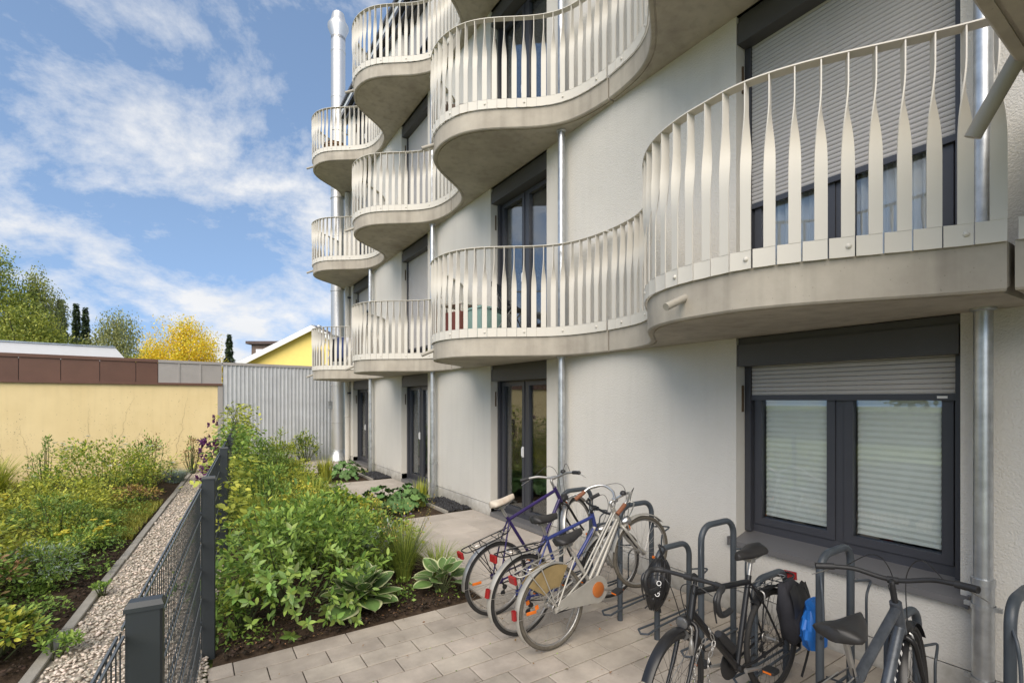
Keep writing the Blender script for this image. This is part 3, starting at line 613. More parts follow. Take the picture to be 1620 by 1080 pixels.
M['crumb'] = mat('soil_crumbs', (0.060, 0.042, 0.028), 1.0, var=0.4, vscale=30, leaf=0.5)
n = 2600; stones('soil_crumbs', np.stack([0.2+2.1*rng.random(n), 4.10+1.3*rng.random(n)**1.4, 0.018+0.016*rng.random(n)], 1), 0.011, 'crumb', 'crumbs of soil and bark on the front of the long bed', 'soil', jit=0.6)
n = 2200; yv = 4.6+5.0*rng.random(n); stones('soil_crumbs', np.stack([np.array([fx(q, 1.12+0.9*rng.random()**1.3) for q in yv]), yv, 0.03+0.02*rng.random(n)], 1), 0.013, 'crumb', 'crumbs of soil beside the kerb of the left garden', 'soil', jit=0.6)
kme = MB().loft([[(-0.04,y,-0.1),(-0.04,y,0.028),(-0.034,y,0.034),(0.034,y,0.034),(0.04,y,0.028),(0.04,y,-0.1)] for y in (-0.495, 0.495)], closed_ring=True, caps=True).mesh('kerb_stone', 20)
ke = thing('kerb_edging', 'row of concrete kerb stones edging the pale gravel strip', 'kerb', (F0.x, F0.y, 0), math.atan2(-FD.x, FD.y))
for i in range(15): obj('kerb_stone', kme, 'kerb', ke, loc=(-1.045+float(rng.normal(0,.004)), -1.0+i, float(rng.normal(0,.004))), rot=(0, 0, float(rng.normal(0,.005))))
# ------------------------------------------------------------------ garden fence
FA = math.atan2(-FD.x, FD.y); LP = 2.52
fence = thing('garden_fence', 'dark grey double wire mesh fence with flat capped posts between gravel and shrubs', 'fence', (F0.x, F0.y, 0), FA)
post_me = MB().cbox((0,0,0.66), (0.085, 0.045, 1.32), ch=0.006).mesh('post', 25)
cap_me = MB().loft([[(-0.046,-0.026,1.32),(0.046,-0.026,1.32),(0.046,0.026,1.32),(-0.046,0.026,1.32)], [(-0.046,-0.026,1.332),(0.046,-0.026,1.332),(0.046,0.026,1.332),(-0.046,0.026,1.332)], [(-0.036,-0.018,1.346),(0.04,-0.018,1.346),(0.04,0.018,1.346),(-0.036,0.018,1.346)]], closed_ring=True, caps=True).mesh('cap', 20)
clip_me = MB().box(-0.066, -0.036, -0.016, 0.016, -0.03, 0.03).mesh('clip', 0)
rail_me = MB().box(-0.061, -0.055, 0.03, LP-0.03, -0.005, 0.005).mesh('rail', 0); rail2_me = MB().box(-0.047, -0.041, 0.03, LP-0.03, -0.004, 0.004).mesh('rail', 0); wb = MB()
for k in range(50):
    y = 0.04+k*0.05; wb.tube([(-0.051, y, 0.03), (-0.051, y, 1.262)], 0.0021, 5)
wires_me = wb.mesh('mesh_panel', 60)
for i in range(-1, 6):
    t = obj('post', post_me, 'fence', fence, loc=(0, LP*i, -0.01)); obj('cap', cap_me, 'fence', t)
    for z in (0.25, 0.65, 1.05): obj('clip', clip_me, 'fence', t, loc=(0, 0, z))
    if i == 5: continue
    t = tag(obj('mesh_panel', wires_me, 'fence', fence, loc=(0, LP*i, 0)), kind='stuff')
    for k in range(7):
        for rm in (rail_me, rail2_me): obj('rail', rm, 'fencerail_lit', t, loc=(0, 0, 0.05+0.2*k))
# ------------------------------------------------------------------ yellow flat-roofed block closing the garden
A0 = Vector((0.80, 16.40)); WD = Vector((-0.9915, -0.1304)); WN = Vector((-0.1304, 0.9915))
ya = thing('flat_roofed_block', 'low flat roofed block with yellow rendered wall and brown metal fascia', 'building', (A0.x, A0.y, 0), math.atan2(-WD.y, -WD.x))
# local frame: -x runs left along the wall, +y goes back
MB().box(-16, -0.13, 0.0, 6.0, -0.1, 2.30).build('wall', 'yellow', ya, 0)
MB().box(-0.128, 0.0, -0.03, 0.10, -0.1, 2.36).build('corner_post', 'greyfascia', ya, 0)
MB().box(-16, -0.02, -0.06, 5.9, 2.302, 2.36).build('drip_edge', 'brown', ya, 0)
xs = [0.02, 0.552, 1.056, 1.523]; xb = [1.523, 1.995]+[1.995+0.725*k for k in range(1, 20)]
for a, b in zip(xs, xs[1:]): MB().box(-b+0.008, -a-0.008, 0.0, 0.05, 2.362, 2.90).build('fascia_panel', 'greyfascia', ya, 0)
for a, b in zip(xb, xb[1:]): MB().box(-b+0.006, -a-0.006, 0.0, 0.05, 2.362, 2.90).build('fascia_panel', 'brown', ya, 0)
MB().box(-16, -0.02, 0.052, 5.9, 2.362, 2.88).build('roof_slab', 'frame', ya, 0)
MB().box(-16, -1.523, -0.025, 0.12, 2.902, 2.985).build('coping', 'brown', ya, 0); MB().box(-1.521, -0.02, -0.025, 0.12, 2.902, 2.975).build('coping', 'greyfascia', ya, 0)
for x in xs[1:3]: MB().box(-x-0.02, -x+0.02, -0.018, -0.001, 2.362, 2.90).build('cover_strip', 'greyfascia', ya, 0)
wb = MB(); wb.loft([[(-5.2,y0,2.95),(-2.0-0.35*(1-i),y0,2.95),(-2.35,y0,3.42),(-5.2,y0,3.42)] for i, y0 in ((1, 2.2), (1, 5.0))], closed_ring=True, caps=True)
wb.build('roof_light', 'whitepaint', ya, 0); MB().box(-5.25, -2.34, 2.17, 5.03, 3.422, 3.45).build('roof_light_edge', 'galv', ya, 0)
# traces of an old climber on the yellow render
vr = random.Random(12); vt = MB(); dots_p, dots_d = [], []
for k in range(9):
    x, z = -vr.uniform(0.4, 6.0), 0.1; pts_ = [(x, -0.004, z)]; ln_ = vr.uniform(1.0, 2.0); dx = vr.uniform(-0.35, 0.35)
    while z < ln_: z += 0.07; x += dx*0.07+vr.uniform(-0.035, 0.035); pts_.append((x, -0.003, z)); dots_p += [(x+vr.gauss(0, 0.28), -0.004, z+vr.gauss(0, 0.14)) for _ in range(5)]
    vt.tube(pts_, [0.0026-0.0022*i/len(pts_) for i in range(len(pts_))], 4, caps=False)
vo_ = tag(vt.build('climber_traces', 'wood', ya, 0), kind='stuff'); dp_ = MB()
for (x, y, z) in dots_p: q = vr.uniform(0.004, 0.013); a = vr.random()*3; dp_.add([(x-q*math.cos(a), y-0.001, z-q*math.sin(a)*0.6), (x+q*0.4*math.sin(a), y-0.0015, z-q*0.4), (x+q*math.cos(a), y-0.001, z+q*math.sin(a)*0.6), (x-q*0.4*math.sin(a), y-0.0015, z+q*0.4)], [(0,1,2,3)])
tag(dp_.build('climber_specks', 'wood', ya, 0), kind='stuff')
# corrugated sheet wall
cw = thing('corrugated_wall', 'pale grey corrugated metal wall between the yellow block and the flue', 'wall', (0.815, 16.402, 0), math.atan2(0.40, 3.15))
for k in range(3):
    mb = MB(); prof = []; x = 0.0
    while x < 1.05:
        prof += [(x, 0.0), (x+0.062, 0.0), (x+0.074, -0.030), (x+0.100, -0.030)]; x += 0.112
    prof.append((x, 0.0)); sc_ = 1.10/x
    pr_ = [(a*sc_+k*1.10, b-0.0015*(k % 2)) for a, b in prof]
    mb.loft([[(a, b, z) for a, b in pr_] for z in (-0.05, 2.90)]); mb.build('sheet', 'corr', cw, 20)
MB().box(0.0, 3.3, 0.004, 0.10, -0.05, 2.89).build('backing', 'frame', cw, 0); MB().box(-0.02, 3.3, -0.045, 0.12, 2.902, 2.98).build('cap_rail', 'greyfascia', cw, 0)
# ------------------------------------------------------------------ yellow gabled house farther back
gh = thing('gabled_house', 'bright yellow house gable with white barge boards beyond the corrugated wall', 'house', (8.52, 42.32, 0), math.atan2(-3.5, 5.28))
# local x along the gable to the right, y away from the camera; ridge at x = 0
w2, he, hr = 6.4, 4.55, 7.75
mb = MB(); sec = [(-w2, 0.0), (w2, 0.0), (w2, he), (0, hr), (-w2, he)]
mb.loft([[(x, y, z) for x, z in sec] for y in (0.0, 12.0)], closed_ring=True, caps=True); mb.build('wall', 'houseyellow', gh, 0)
for s_ in (-1, 1):
    sl_ = (hr-he)/w2; e = w2+0.5
    mb = MB(); mb.loft([[(0, y, hr+0.02), (s_*e, y, hr+0.02-sl_*e), (s_*e, y, hr+0.2-sl_*e), (0, y, hr+0.2)] for y in (-0.55, 12.5)], closed_ring=True, caps=True); mb.build('roof_slope', 'roof', gh, 0)
    mb = MB(); mb.loft([[(0, y, hr-0.28), (s_*e, y, hr-0.28-sl_*e), (s_*e, y, hr+0.17-sl_*e), (0, y, hr+0.17)] for y in (-0.62, -0.56)], closed_ring=True, caps=True); mb.build('barge_board', 'whitepaint', gh, 0)
mb = MB().box(-6.0, -3.3, 1.6, 8.0, 4.2, 6.62); dm = mb.build('dormer', 'wood', gh, 0); MB().box(-6.35, -2.9, 1.3, 8.3, 6.622, 6.86).build('dormer_roof', 'roof', dm, 0)
MB().box(-5.6, -4.9, 1.55, 1.598, 5.2, 6.2).build('dormer_window', 'whitepaint', dm, 0)
ch = MB().box(-1.6, -0.7, 3.0, 3.8, 6.2, 8.15).build('chimney', 'wood', gh, 0)
for x in (-1.4, -0.95): MB().tube([(x,3.4,8.15),(x,3.4,8.4)], 0.1, 10).lathe([(0.24, 8.4), (0.22, 8.47), (0.02, 8.55)], (x, 3.4, 0), 12).build('chimney_cowl', 'galv', ch, 40)
# ------------------------------------------------------------------ bicycle stands
HOOP = {'tall': 1.0, 'low': 0.73}; hoop_me = {}
for kname, hh in HOOP.items():
    pts = [(0,0,-0.03)]+[(0,0,hh-0.12)]+[(0.11-0.11*math.cos(a), 0, hh-0.12+0.11*math.sin(a)) for a in np.linspace(0.2, 1.45, 6)]+[(0.11,0,hh-0.01)]
    pts = [(0,0,-0.03),(0,0,hh-0.13)]+[(0.11-0.11*math.cos(a), 0, hh-0.13+0.11*math.sin(a)) for a in np.linspace(0.15, math.pi/2, 7)]
    pts += [(0.40-p[0], 0, p[2]) for p in reversed(pts)]
    hoop = MB().tube(pts, 0.0225, 14).mesh('hoop', 50); z = hh-0.25
    g1 = smoothpath([(0.41,-0.01,z), (0.52,-0.03,z-0.01), (0.60,-0.035,z-0.03), (0.50,-0.06,z-0.05), (0.46,-0.065,z-0.10), (0.46,-0.065,z-0.28), (0.46,-0.06,0.16), (0.42,-0.02,0.11)], 4)
    g2 = smoothpath([(-0.01,-0.01,z+0.12), (-0.055,-0.035,z+0.06), (-0.06,-0.045,z-0.05), (-0.06,-0.045,z-0.20), (-0.01,-0.01,z-0.25)], 5)
    gm = MB().tube(g1, 0.0075, 8).mesh('wheel_guide', 60); gm2 = MB().tube(g2, 0.0075, 8).mesh('side_guide', 60)
    base = MB().tube([(-0.16,-0.05,0.10),(0.0,-0.03,0.115),(0.42,-0.02,0.14)], 0.0085, 8).tube([(-0.16,0.05,0.10),(0.0,0.03,0.115),(0.42,0.02,0.14)], 0.0085, 8).tube([(-0.16,-0.05,0.10),(-0.19,0,0.092),(-0.16,0.05,0.10)], 0.0085, 8).mesh('wheel_channel', 60)
    hoop_me[kname] = (hoop, gm, gm2, base)
HY = [(3.8,'tall','tall steel bicycle hoop nearest the terrace door, behind the violet bike'), (3.4,'low','low bicycle hoop holding the blue bike'), (3.0,'tall','tall bicycle hoop holding the silver bike with brown grips'), (2.6,'low','low bicycle hoop with the black helmet hanging on it'), (2.2,'tall','empty tall bicycle hoop left of the window corner'), (1.8,'low','low bicycle hoop behind the black drop bar bike'), (1.4,'tall','tall bicycle hoop in front of the window, beside the blue bag'), (1.06,'low','low bicycle hoop under the grey bike handlebar'), (0.6,'tall','tall bicycle hoop cut by the right edge of the picture'), (0.2,'low','low bicycle hoop just outside the right edge')]
for y, kd, lb in HY:
    t = thing('bicycle_hoop', lb, 'bike rack', (3.1, y, 0), 0, 'row of bicycle hoops along the wall')
    for nme, me_ in zip(('hoop', 'wheel_guide', 'side_guide', 'wheel_channel'), hoop_me[kd]): obj(nme, me_, 'rack', t)
# ------------------------------------------------------------------ bicycles
V = Vector
def wheel_parts(parent, mtx, r, tyre, rim, tw=0.017, nsp=28):
    w_ = obj('wheel', MB().tube([((r-0.034)*math.cos(a), 0, (r-0.034)*math.sin(a)) for a in np.linspace(0, 2*math.pi, 56, endpoint=False)], 0.0105, 8, closed=True, flat=(1.0, 0.9)).mesh('wheel', 60), rim, parent, mtx=mtx)
    obj('tyre', MB().tube([((r-tw)*math.cos(a), 0, (r-tw)*math.sin(a)) for a in np.linspace(0, 2*math.pi, 56, endpoint=False)], tw, 10, closed=True).mesh('tyre', 60), tyre, w_)
    sp = MB()
    for i in range(nsp):
        a = 2*math.pi*i/nsp; s_ = 1 if i % 2 else -1; b = a+(0.55 if (i//2) % 2 else -0.55)
        sp.tube([(0.022*math.cos(b), s_*0.026, 0.022*math.sin(b)), ((r-0.040)*math.cos(a), 0, (r-0.040)*math.sin(a))], 0.0011, 3, caps=False)
    tag(obj('spokes', sp.mesh('spokes', 0, fix=False), 'plastic' if rim == 'plastic' else 'alu', w_), kind='stuff')
    obj('hub', MB().lathe([(0.006,-0.058),(0.006,-0.034),(0.024,-0.032),(0.024,-0.026),(0.013,-0.02),(0.013,0.02),(0.024,0.026),(0.024,0.032),(0.006,0.034),(0.006,0.058)], n=14, axis='y').mesh('hub', 40), 'alu', w_)
    return w_
def guard(r, a0, a1, wd=0.027, n=30):
    rings = []
    for i in range(n+1):
        a = a0+(a1-a0)*i/n; rings.append([((r+0.020-d*d*9)*math.cos(a), d, (r+0.020-d*d*9)*math.sin(a)) for d in (-wd, -wd*0.66, -wd*0.33, 0, wd*0.33, wd*0.66, wd)]+[((r+0.0185-d*d*9)*math.cos(a), d, (r+0.0185-d*d*9)*math.sin(a)) for d in (wd, 0, -wd)])
    return MB().loft(rings, closed_ring=True, caps=True)
def saddle_mesh(k=1.0, wd=0.078):
    rings = []
    for t in np.linspace(0, 1, 15):
        x = -0.12+0.27*t; hw = wd*(1-t)**0.9*(1-0.25*(1-t)**6)+0.019; hw *= min(1, 0.35+t*7) if t < 0.1 else 1
        if t > 0.95: hw *= 0.7
        zc = 0.018*(1-t)**2+0.008*math.sin(t*9)*0.3; ring = []
        for a in np.linspace(0, 2*math.pi, 14, endpoint=False):
            yy, zz = math.cos(a)*hw, math.sin(a)*(0.024 if math.sin(a) > 0 else 0.030+0.008*(1-t)); ring.append((x*k, yy*k, (zz+zc-0.012*(abs(yy)/(hw+1e-6))**2)*k))
        rings.append(ring)
    return MB().loft(rings, closed_ring=True, caps=True).mesh('saddle', 60)
def bicycle(name, label, x, y, heading, pitch, roll, c):
    r = c.get('r', 0.325); L = c.get('L', 1.04); root = thing(name, label, 'bicycle', group=None)
    root.matrix_world = Matrix.Translation((x, y, c.get('z0', 0.002))) @ Matrix.Rotation(heading, 4, 'Z') @ Matrix.Rotation(roll, 4, 'X') @ Matrix.Translation((0,0,r)) @ Matrix.Rotation(-pitch, 4, 'Y') @ Matrix.Translation((0,0,-r))
    fm, ty, rm = c['frame'], c.get('tyre', 'rubber'), c.get('rim', 'alu'); acc = c.get('metal', 'chrome')
    RA, BB, FA_ = V((0,0,r)), V((0.425,0,0.275)), V((L,0,r)); sx, sz = c.get('saddle', (0.24, 0.90))
    ST = V((0.425-0.36*(c.get('st', 0.72)-0.275), 0, c.get('st', 0.72))); HT, HB = V((L-0.225,0,c.get('ht', 0.82))), V((L-0.182,0,c.get('ht', 0.82)-0.14))
    tr = c.get('tr', 0.0155); f = MB()
    f.tube([BB, ST+(ST-BB).normalized()*0.02], tr*0.95, 12); f.tube([HT+(HT-HB).normalized()*0.015, HB-(HT-HB).normalized()*0.01], tr*1.2, 12)
    f.lathe([(0.021,-0.036),(0.021,0.036)], BB, 14, axis='y')
    hd = (HT-HB).normalized()
    if c['type'] == 'diamond':
        f.tube([HB+hd*0.025, BB], tr*1.12, 12); f.tube([HT-hd*0.02, ST-V((0,0,0.02))], tr, 12)
    elif c['type'] == 'mixte':
        lo = BB+(ST-BB)*0.42
        f.tube([HB+hd*0.02, BB+V((0.03,0,0.03))], tr*1.05, 12)
        for s_ in (-1, 1): f.tube([HT-hd*0.03+V((0,s_*0.012,0)), lo+V((0,s_*0.02,0)), RA+V((0,s_*0.06,0))+V((0.02,0,0.01))], 0.0085, 10)
        f.tube([HT-hd*0.10, lo-V((0,0,0.10))], tr, 12)
        f.tube([lo+V((0.10,-0.02,0.07)), lo+V((0.10,0.02,0.07))], 0.006, 6)
    for s_ in (-1, 1):
        o_ = V((0, s_*0.062, 0)); f.tube([BB+V((0,s_*0.022,0)), BB*0.72+RA*0.28+o_*0.75, RA+o_], 0.0085, 10)
        f.tube([ST+V((0,s_*0.016,-0.03)), ST*0.55+RA*0.45+o_*0.72, RA+o_], 0.0072, 10)
        f.cbox(RA+o_, (0.05, 0.006, 0.045), ch=0.008)
    fr = f.build('frame', fm, root, 50)
    if c.get('fade'):
        MB().tube([HB+hd*0.0255, HB.lerp(BB, 0.42)], tr*1.12+0.0008, 12).build('silver_tube_section', c['fade'], fr, 50)
    # saddle
    sd = (ST-BB).normalized(); SP = V((sx, 0, sz)); ax = ST+sd*((sz-0.055-ST.z)/sd.z)
    sp = MB().tube([ST-sd*0.05, ax], 0.0125, 12).build('seat_post', acc, root, 50)
    so_ = obj('saddle', saddle_mesh(c.get('sk', 1.0), c.get('sw', 0.078)), c.get('sadm', 'leather'), root, mtx=Matrix.Translation((ax.x+0.01, 0, sz)))
    rl = MB()
    for s_ in (-1, 1): rl.tube(smoothpath([(0.11, s_*0.012, -0.025), (0.04, s_*0.02, -0.045), (-0.05, s_*0.022, -0.045), (-0.10, s_*0.04, -0.022)], 3), 0.0035, 6)
    rl.cbox((0,0,-0.048), (0.04,0.05,0.03)); rl.build('saddle_rails', 'alu', so_, 50)
    # rear wheel, cranks, chain
    wheel_parts(root, Matrix.Translation(RA), r, ty, rm)
    cr = MB(); cr.lathe([(0.088,-0.052),(0.092,-0.050),(0.092,-0.046),(0.088,-0.044)], BB, 36, axis='y')
    ca = c.get('crank', 0.6); ck = cr.build('chainring', c.get('ringm', 'alu'), root, 40)
    for s_, a in ((-1, ca), (1, ca+math.pi)):
        e = BB+V((0.165*math.cos(a), s_*0.07, 0.165*math.sin(a))); MB().tube([BB+V((0,s_*0.056,0)), e], [0.013, 0.009], 8).build('crank', 'alu', ck, 50)
        pd = MB().cbox(e+V((0,s_*0.05,0)), (0.085,0.075,0.018), ch=0.012); po = pd.build('pedal', 'plastic', ck, 30)
        for q in (-1, 1): MB().cbox(e+V((q*0.0435,s_*0.05,0)), (0.003,0.05,0.011)).build('pedal_reflector', 'orangelens', po, 0)
    chn = MB(); sb = 0.035
    for (p, q) in ((BB+V((-0.01,-0.048,0.088)), RA+V((0,-0.046,sb))), (BB+V((-0.01,-0.048,-0.088)), RA+V((0.0,-0.046,-sb)))): chn.cbox((p+q)/2, ((q-p).length, 0.006, 0.007), Matrix.Rotation(-math.atan2((q-p).z, (q-p).x), 4, 'Y'))
    chn.build('chain', 'plastic', ck, 0); MB().lathe([(0.036,-0.05),(0.038,-0.047),(0.036,-0.043)], RA, 20, axis='y').build('sprocket', 'alu', ck, 40)
    if c.get('derailleur'): MB().tube(smoothpath([RA+V((0.01,-0.055,-0.02)), RA+V((0.03,-0.06,-0.075)), RA+V((0.0,-0.055,-0.12))], 3), 0.009, 8).lathe([(0.022,-0.006),(0.022,0.006)], RA+V((0.03,-0.06,-0.075)), 12, axis='y').lathe([(0.022,-0.006),(0.022,0.006)], RA+V((0.0,-0.058,-0.12)), 12, axis='y').build('derailleur', 'plastic', root, 50)
    if c.get('chainguard'):
        pr = []; p0, p1 = BB, RA+V((0.03,0,0))
        for a in np.linspace(-2.2, 1.75, 26): pr.append((p0.x+0.108*math.cos(a), p0.z+0.108*math.sin(a)))
        pr += [(p1.x+0.02, p1.z+0.045), (p1.x-0.02, p1.z+0.02), (p1.x-0.01, p1.z-0.02), (p1.x+0.05, p1.z-0.04)]
        cg = MB().loft([[(a, yy, b) for a, b in pr] for yy in (-0.066, -0.058)], closed_ring=True, caps=True).build('chain_guard', fm, root, 20)
        MB().lathe([(0.056,-0.075),(0.062,-0.071),(0.062,-0.067)], BB, 28, axis='y').build('orange_disc', 'disc', cg, 40)
    if c.get('guards'):
        gm = c['guards']; a0, a1 = c.get('rg', (0.95, 3.55))
        g1 = obj('rear_mudguard', guard(r, a0, a1).mesh('rear_mudguard', 50), gm, root, mtx=Matrix.Translation(RA))
        st = MB()
        for s_ in (-1, 1): st.tube([(0, s_*0.062, 0.0), ((r+0.012)*math.cos(2.95), s_*0.026, (r+0.012)*math.sin(2.95))], 0.0022, 5)
        st.build('stay', acc, g1, 0)
        tl = None if c.get('notail') else MB().cbox(((r+0.036)*math.cos(2.85), 0, (r+0.036)*math.sin(2.85)), (0.030,0.040,0.066), Matrix.Rotation(0.2, 4, 'Y'), ch=0.008)
        if tl: tl.build('tail_light', 'redlens', g1, 25)
    if c.get('rack'):
        z = 2*r+0.045; km = c['rack']; rk = MB(); w1 = 0.058; x0, x1 = -0.24, 0.20
        rk.tube(smoothpath([(x1, -w1*0.6, z), (0.05,-w1,z), (-0.15,-w1,z), (x0,-w1*0.8,z+0.004), (x0-0.02,0,z+0.01), (x0,w1*0.8,z+0.004), (-0.15,w1,z), (0.05,w1,z), (x1,w1*0.6,z)], 4), 0.0055, 8)
        for xx in (-0.16, -0.05, 0.06, 0.15): rk.tube([(xx,-w1*0.97,z),(xx,w1*0.97,z)], 0.0042, 6)
        rk.tube([(x1,-w1*0.6,z),(0.27,0,z+0.03),(x1,w1*0.6,z)], 0.0045, 6)
        for s_ in (-1, 1): rk.tube([(-0.06,s_*w1,z),(0,s_*0.066,r+0.01)], 0.0045, 6); rk.tube([(-0.17,s_*w1,z),(-0.005,s_*0.066,r+0.02)], 0.004, 6)
        ro = rk.build('luggage_rack', km, root, 50)
        sc2 = MB().tube(smoothpath([(x1,0.03,z+0.014),(0.02,0.035,z+0.016),(-0.13,0.04,z+0.016),(-0.15,0,z+0.018),(-0.13,-0.04,z+0.016),(0.02,-0.035,z+0.016),(x1,-0.03,z+0.014)], 4), 0.003, 6).build('spring_clip', acc, ro, 50)
        MB().cbox((x0-0.045,0,z-0.012), (0.024,0.085,0.05), ch=0.007).build('rear_light', 'redlens', ro, 25)
    if c.get('skirt'):
        for s_ in (-1, 1):
            pr = [( (r+0.01)*math.cos(a), (r+0.01)*math.sin(a)) for a in np.linspace(0.95, 2.2, 14)]; inn = [(0.16*math.cos(a), 0.16*math.sin(a)) for a in np.linspace(2.05, 1.1, 8)]
            g3 = MB().loft([[(a, s_*yy, b) for a, b in pr+inn] for yy in (0.046, 0.049)], closed_ring=True, caps=True).mesh('skirt_guard', 20); obj('skirt_guard', g3, 'skirtguard', root, mtx=Matrix.Translation(RA))
        for s_ in (-1, 1): MB().cbox((-0.17, s_*0.056, r+0.10), (0.03,0.008,0.03), ch=0.006).build('side_reflector', 'orangelens', root, 0)
    if c.get('stand'): MB().tube([(0.30,0.04,0.25),(0.16,0.10,0.015)], 0.008, 8).build('kickstand', 'alu', root, 50)
    # ---- steering group
    SM = Matrix.Translation(HB) @ Matrix.Rotation(c.get('steer', 0), 4, hd) @ Matrix.Translation(-HB)
    ff = MB(); cwn = HB-hd*0.035; ff.tube([HB, cwn], tr*1.1, 12)
    for s_ in (-1, 1):
        o_ = V((0,s_*0.052,0)); ff.tube(smoothpath([cwn+V((0,s_*0.004,0.004)), cwn+o_*0.9+V((0.008,0,-0.03)), cwn*0.4+FA_*0.6+o_+V((-0.014,0,0)), FA_+o_], 4), [0.0135]*5+[0.012]*4+[0.0095]*4, 10)
    fk = obj('fork', ff.mesh('fork', 50), c.get('forkm', fm), root, mtx=SM)
    wheel_parts(root, SM @ Matrix.Translation(FA_), r, c.get('ftyre', ty), rm)
    if c.get('guards'):
        g2 = obj('front_mudguard', guard(r, 0.55, 2.75).mesh('front_mudguard', 50), c['guards'], root, mtx=SM @ Matrix.Translation(FA_)); st = MB()
        for s_ in (-1, 1): st.tube([(0, s_*0.055, 0.0), ((r+0.012)*math.cos(2.55), s_*0.026, (r+0.012)*math.sin(2.55))], 0.0022, 5)
        st.build('stay', acc, g2, 0)
    BC = HT+hd*c.get('stemh', 0.07)+V((c.get('stemf', 0.06),0,0.0)); sm_ = MB().tube(smoothpath([HT-hd*0.01, HT+hd*(c.get('stemh', 0.07)-0.015), BC+V((-0.02,0,-0.002)), BC], 3), 0.0125, 10)
    sm_.lathe([(0.018,-0.022),(0.018,0.022)], BC, 12, axis='y'); obj('stem', sm_.mesh('stem', 50), c.get('barm', acc), root, mtx=SM)
    shp = {'swept': [(0,0,0),(0.045,0.07,0.045),(0.03,0.17,0.085),(-0.06,0.245,0.08),(-0.14,0.265,0.045),(-0.215,0.275,0.015)],
           'flat': [(0,0,0),(0.0,0.06,0.008),(-0.01,0.15,0.032),(-0.03,0.21,0.038),(-0.05,0.27,0.038),(-0.075,0.32,0.038)],
           'bull': [(0,0,0),(0.0,0.12,0.0),(0.01,0.18,0.004),(0.06,0.215,0.012),(0.12,0.22,0.03),(0.17,0.215,0.05)],
           'drop': [(0,0,0),(0.0,0.15,0.0),(0.03,0.20,0.0),(0.085,0.207,-0.01),(0.11,0.208,-0.055),(0.075,0.209,-0.12),(0.01,0.21,-0.135),(-0.05,0.21,-0.135)]}[c['bar']]
    half = smoothpath(shp, 6); br = c.get('br', 0.0118)
    pth = [BC+V((p.x,-p.y,p.z)) for p in reversed(half)]+[BC+p for p in half[1:]]
    hb = obj('handlebar', MB().tube(pth, br, 10).mesh('handlebar', 60), c.get('barm', acc), root, mtx=SM)
    for s_ in (-1, 1):
        k0 = {'swept': -9, 'flat': -10, 'bull': -14, 'drop': 7}[c['bar']]; gp = half[k0:] if c['bar'] != 'drop' else half[6:]
        g4 = [BC+V((p.x, s_*p.y, p.z)) for p in gp]; MB().tube(g4, br+(0.0055 if c['bar'] != 'drop' else 0.004), 12).build('grip' if c['bar'] != 'drop' else 'bar_tape', c.get('gripm', 'plastic'), hb, 50)
        b0 = half[k0-2 if c['bar'] != 'drop' else 20]; b0 = BC+V((b0.x, s_*b0.y, b0.z))
        if c['bar'] in ('swept', 'flat'): lv = smoothpath([b0+V((0.02,0,-0.005)), b0+V((0.045,s_*0.03,-0.02)), b0+V((0.02 if c['bar'] == 'flat' else -0.04,s_*0.09,-0.045)), b0+V((-0.01 if c['bar'] == 'flat' else -0.12,s_*0.13,-0.06))], 3)
        else: lv = smoothpath([b0+V((0.02,0,0.02)), b0+V((0.045,0,-0.01)), b0+V((0.04,0,-0.07)), b0+V((0.02,0,-0.13))], 3)
        MB().tube(lv, [0.008]*4+[0.006]*3+[0.0045]*3, 8, flat=(1,0.6)).build('brake_lever', acc if c['bar'] != 'drop' else 'black', hb, 50)
        cb = smoothpath([b0+V((0.02,-s_*0.02,0.0)), BC+V((0.14,s_*0.10,0.08 if c['bar'] != 'drop' else 0.02)), BC+V((0.15,s_*0.03,-0.02)), HB+V((0.06,s_*0.02,-0.02))], 8)
        MB().tube(cb, 0.0026, 6).build('cable', 'black', hb, 60)
    if c.get('bell'): MB().lathe([(0.024,-0.01),(0.026,0.0),(0.018,0.014),(0.004,0.02)], BC+V((0.0,-0.12,0.085 if c['bar'] == 'swept' else 0.05)), 16).build('bell', 'plastic', hb, 50)
    if c.get('lamp'):
        lp = MB().lathe([(0.012,-0.055),(0.030,-0.035),(0.036,0.0),(0.036,0.016),(0.03,0.020)], HB+V((0.085,0,-0.01)), 18, axis='x'); lo_ = obj('headlight', lp.mesh('headlight', 40), c['lamp'], root, mtx=SM)
        MB().lathe([(0.033,0.0205),(0.025,0.026),(0.003,0.029)], HB+V((0.085,0,-0.01)), 18, axis='x').build('lens', 'lens', lo_, 40)
        MB().lathe([(0.030,0.0),(0.030,0.006)], HB+V((0.08,0,-0.075)), 18, axis='x').build('front_reflector', 'orangelens' if c.get('orange') else 'lens', lo_, 40)
    if c.get('orange'):
        for (ax_, mm, ang) in ((RA, None, 2.9), (FA_, SM, 5.6)):
            q = V((0.62*r*math.cos(ang), 0, 0.62*r*math.sin(ang))); bx = MB().cbox(ax_+q, (0.024, 0.012, 0.085), Matrix.Rotation(-ang+math.pi/2, 4, 'Y') , ch=0.004); obj('spoke_reflector', bx.mesh('spoke_reflector', 0), 'orangelens', root, mtx=mm if mm else Matrix.Identity(4))
    # brakes, dynamo and the cables that run along the frame
    cb_ = MB(); cz = cwn+V((0.045,0,-0.015))
    for s_ in (-1, 1): cb_.tube(smoothpath([cz+V((0,0,0.03)), cz+V((0.004,s_*0.034,0.012)), cz+V((0.004,s_*0.036,-0.035))], 3), 0.006, 6); cb_.cbox(cz+V((0,s_*0.028,-0.035)), (0.045,0.010,0.012))
    obj('front_brake', cb_.mesh('front_brake', 50), 'alu', root, mtx=SM)
    rb_ = MB(); rz = ST.lerp(RA, 0.32)+V((-0.03,0,0.02))
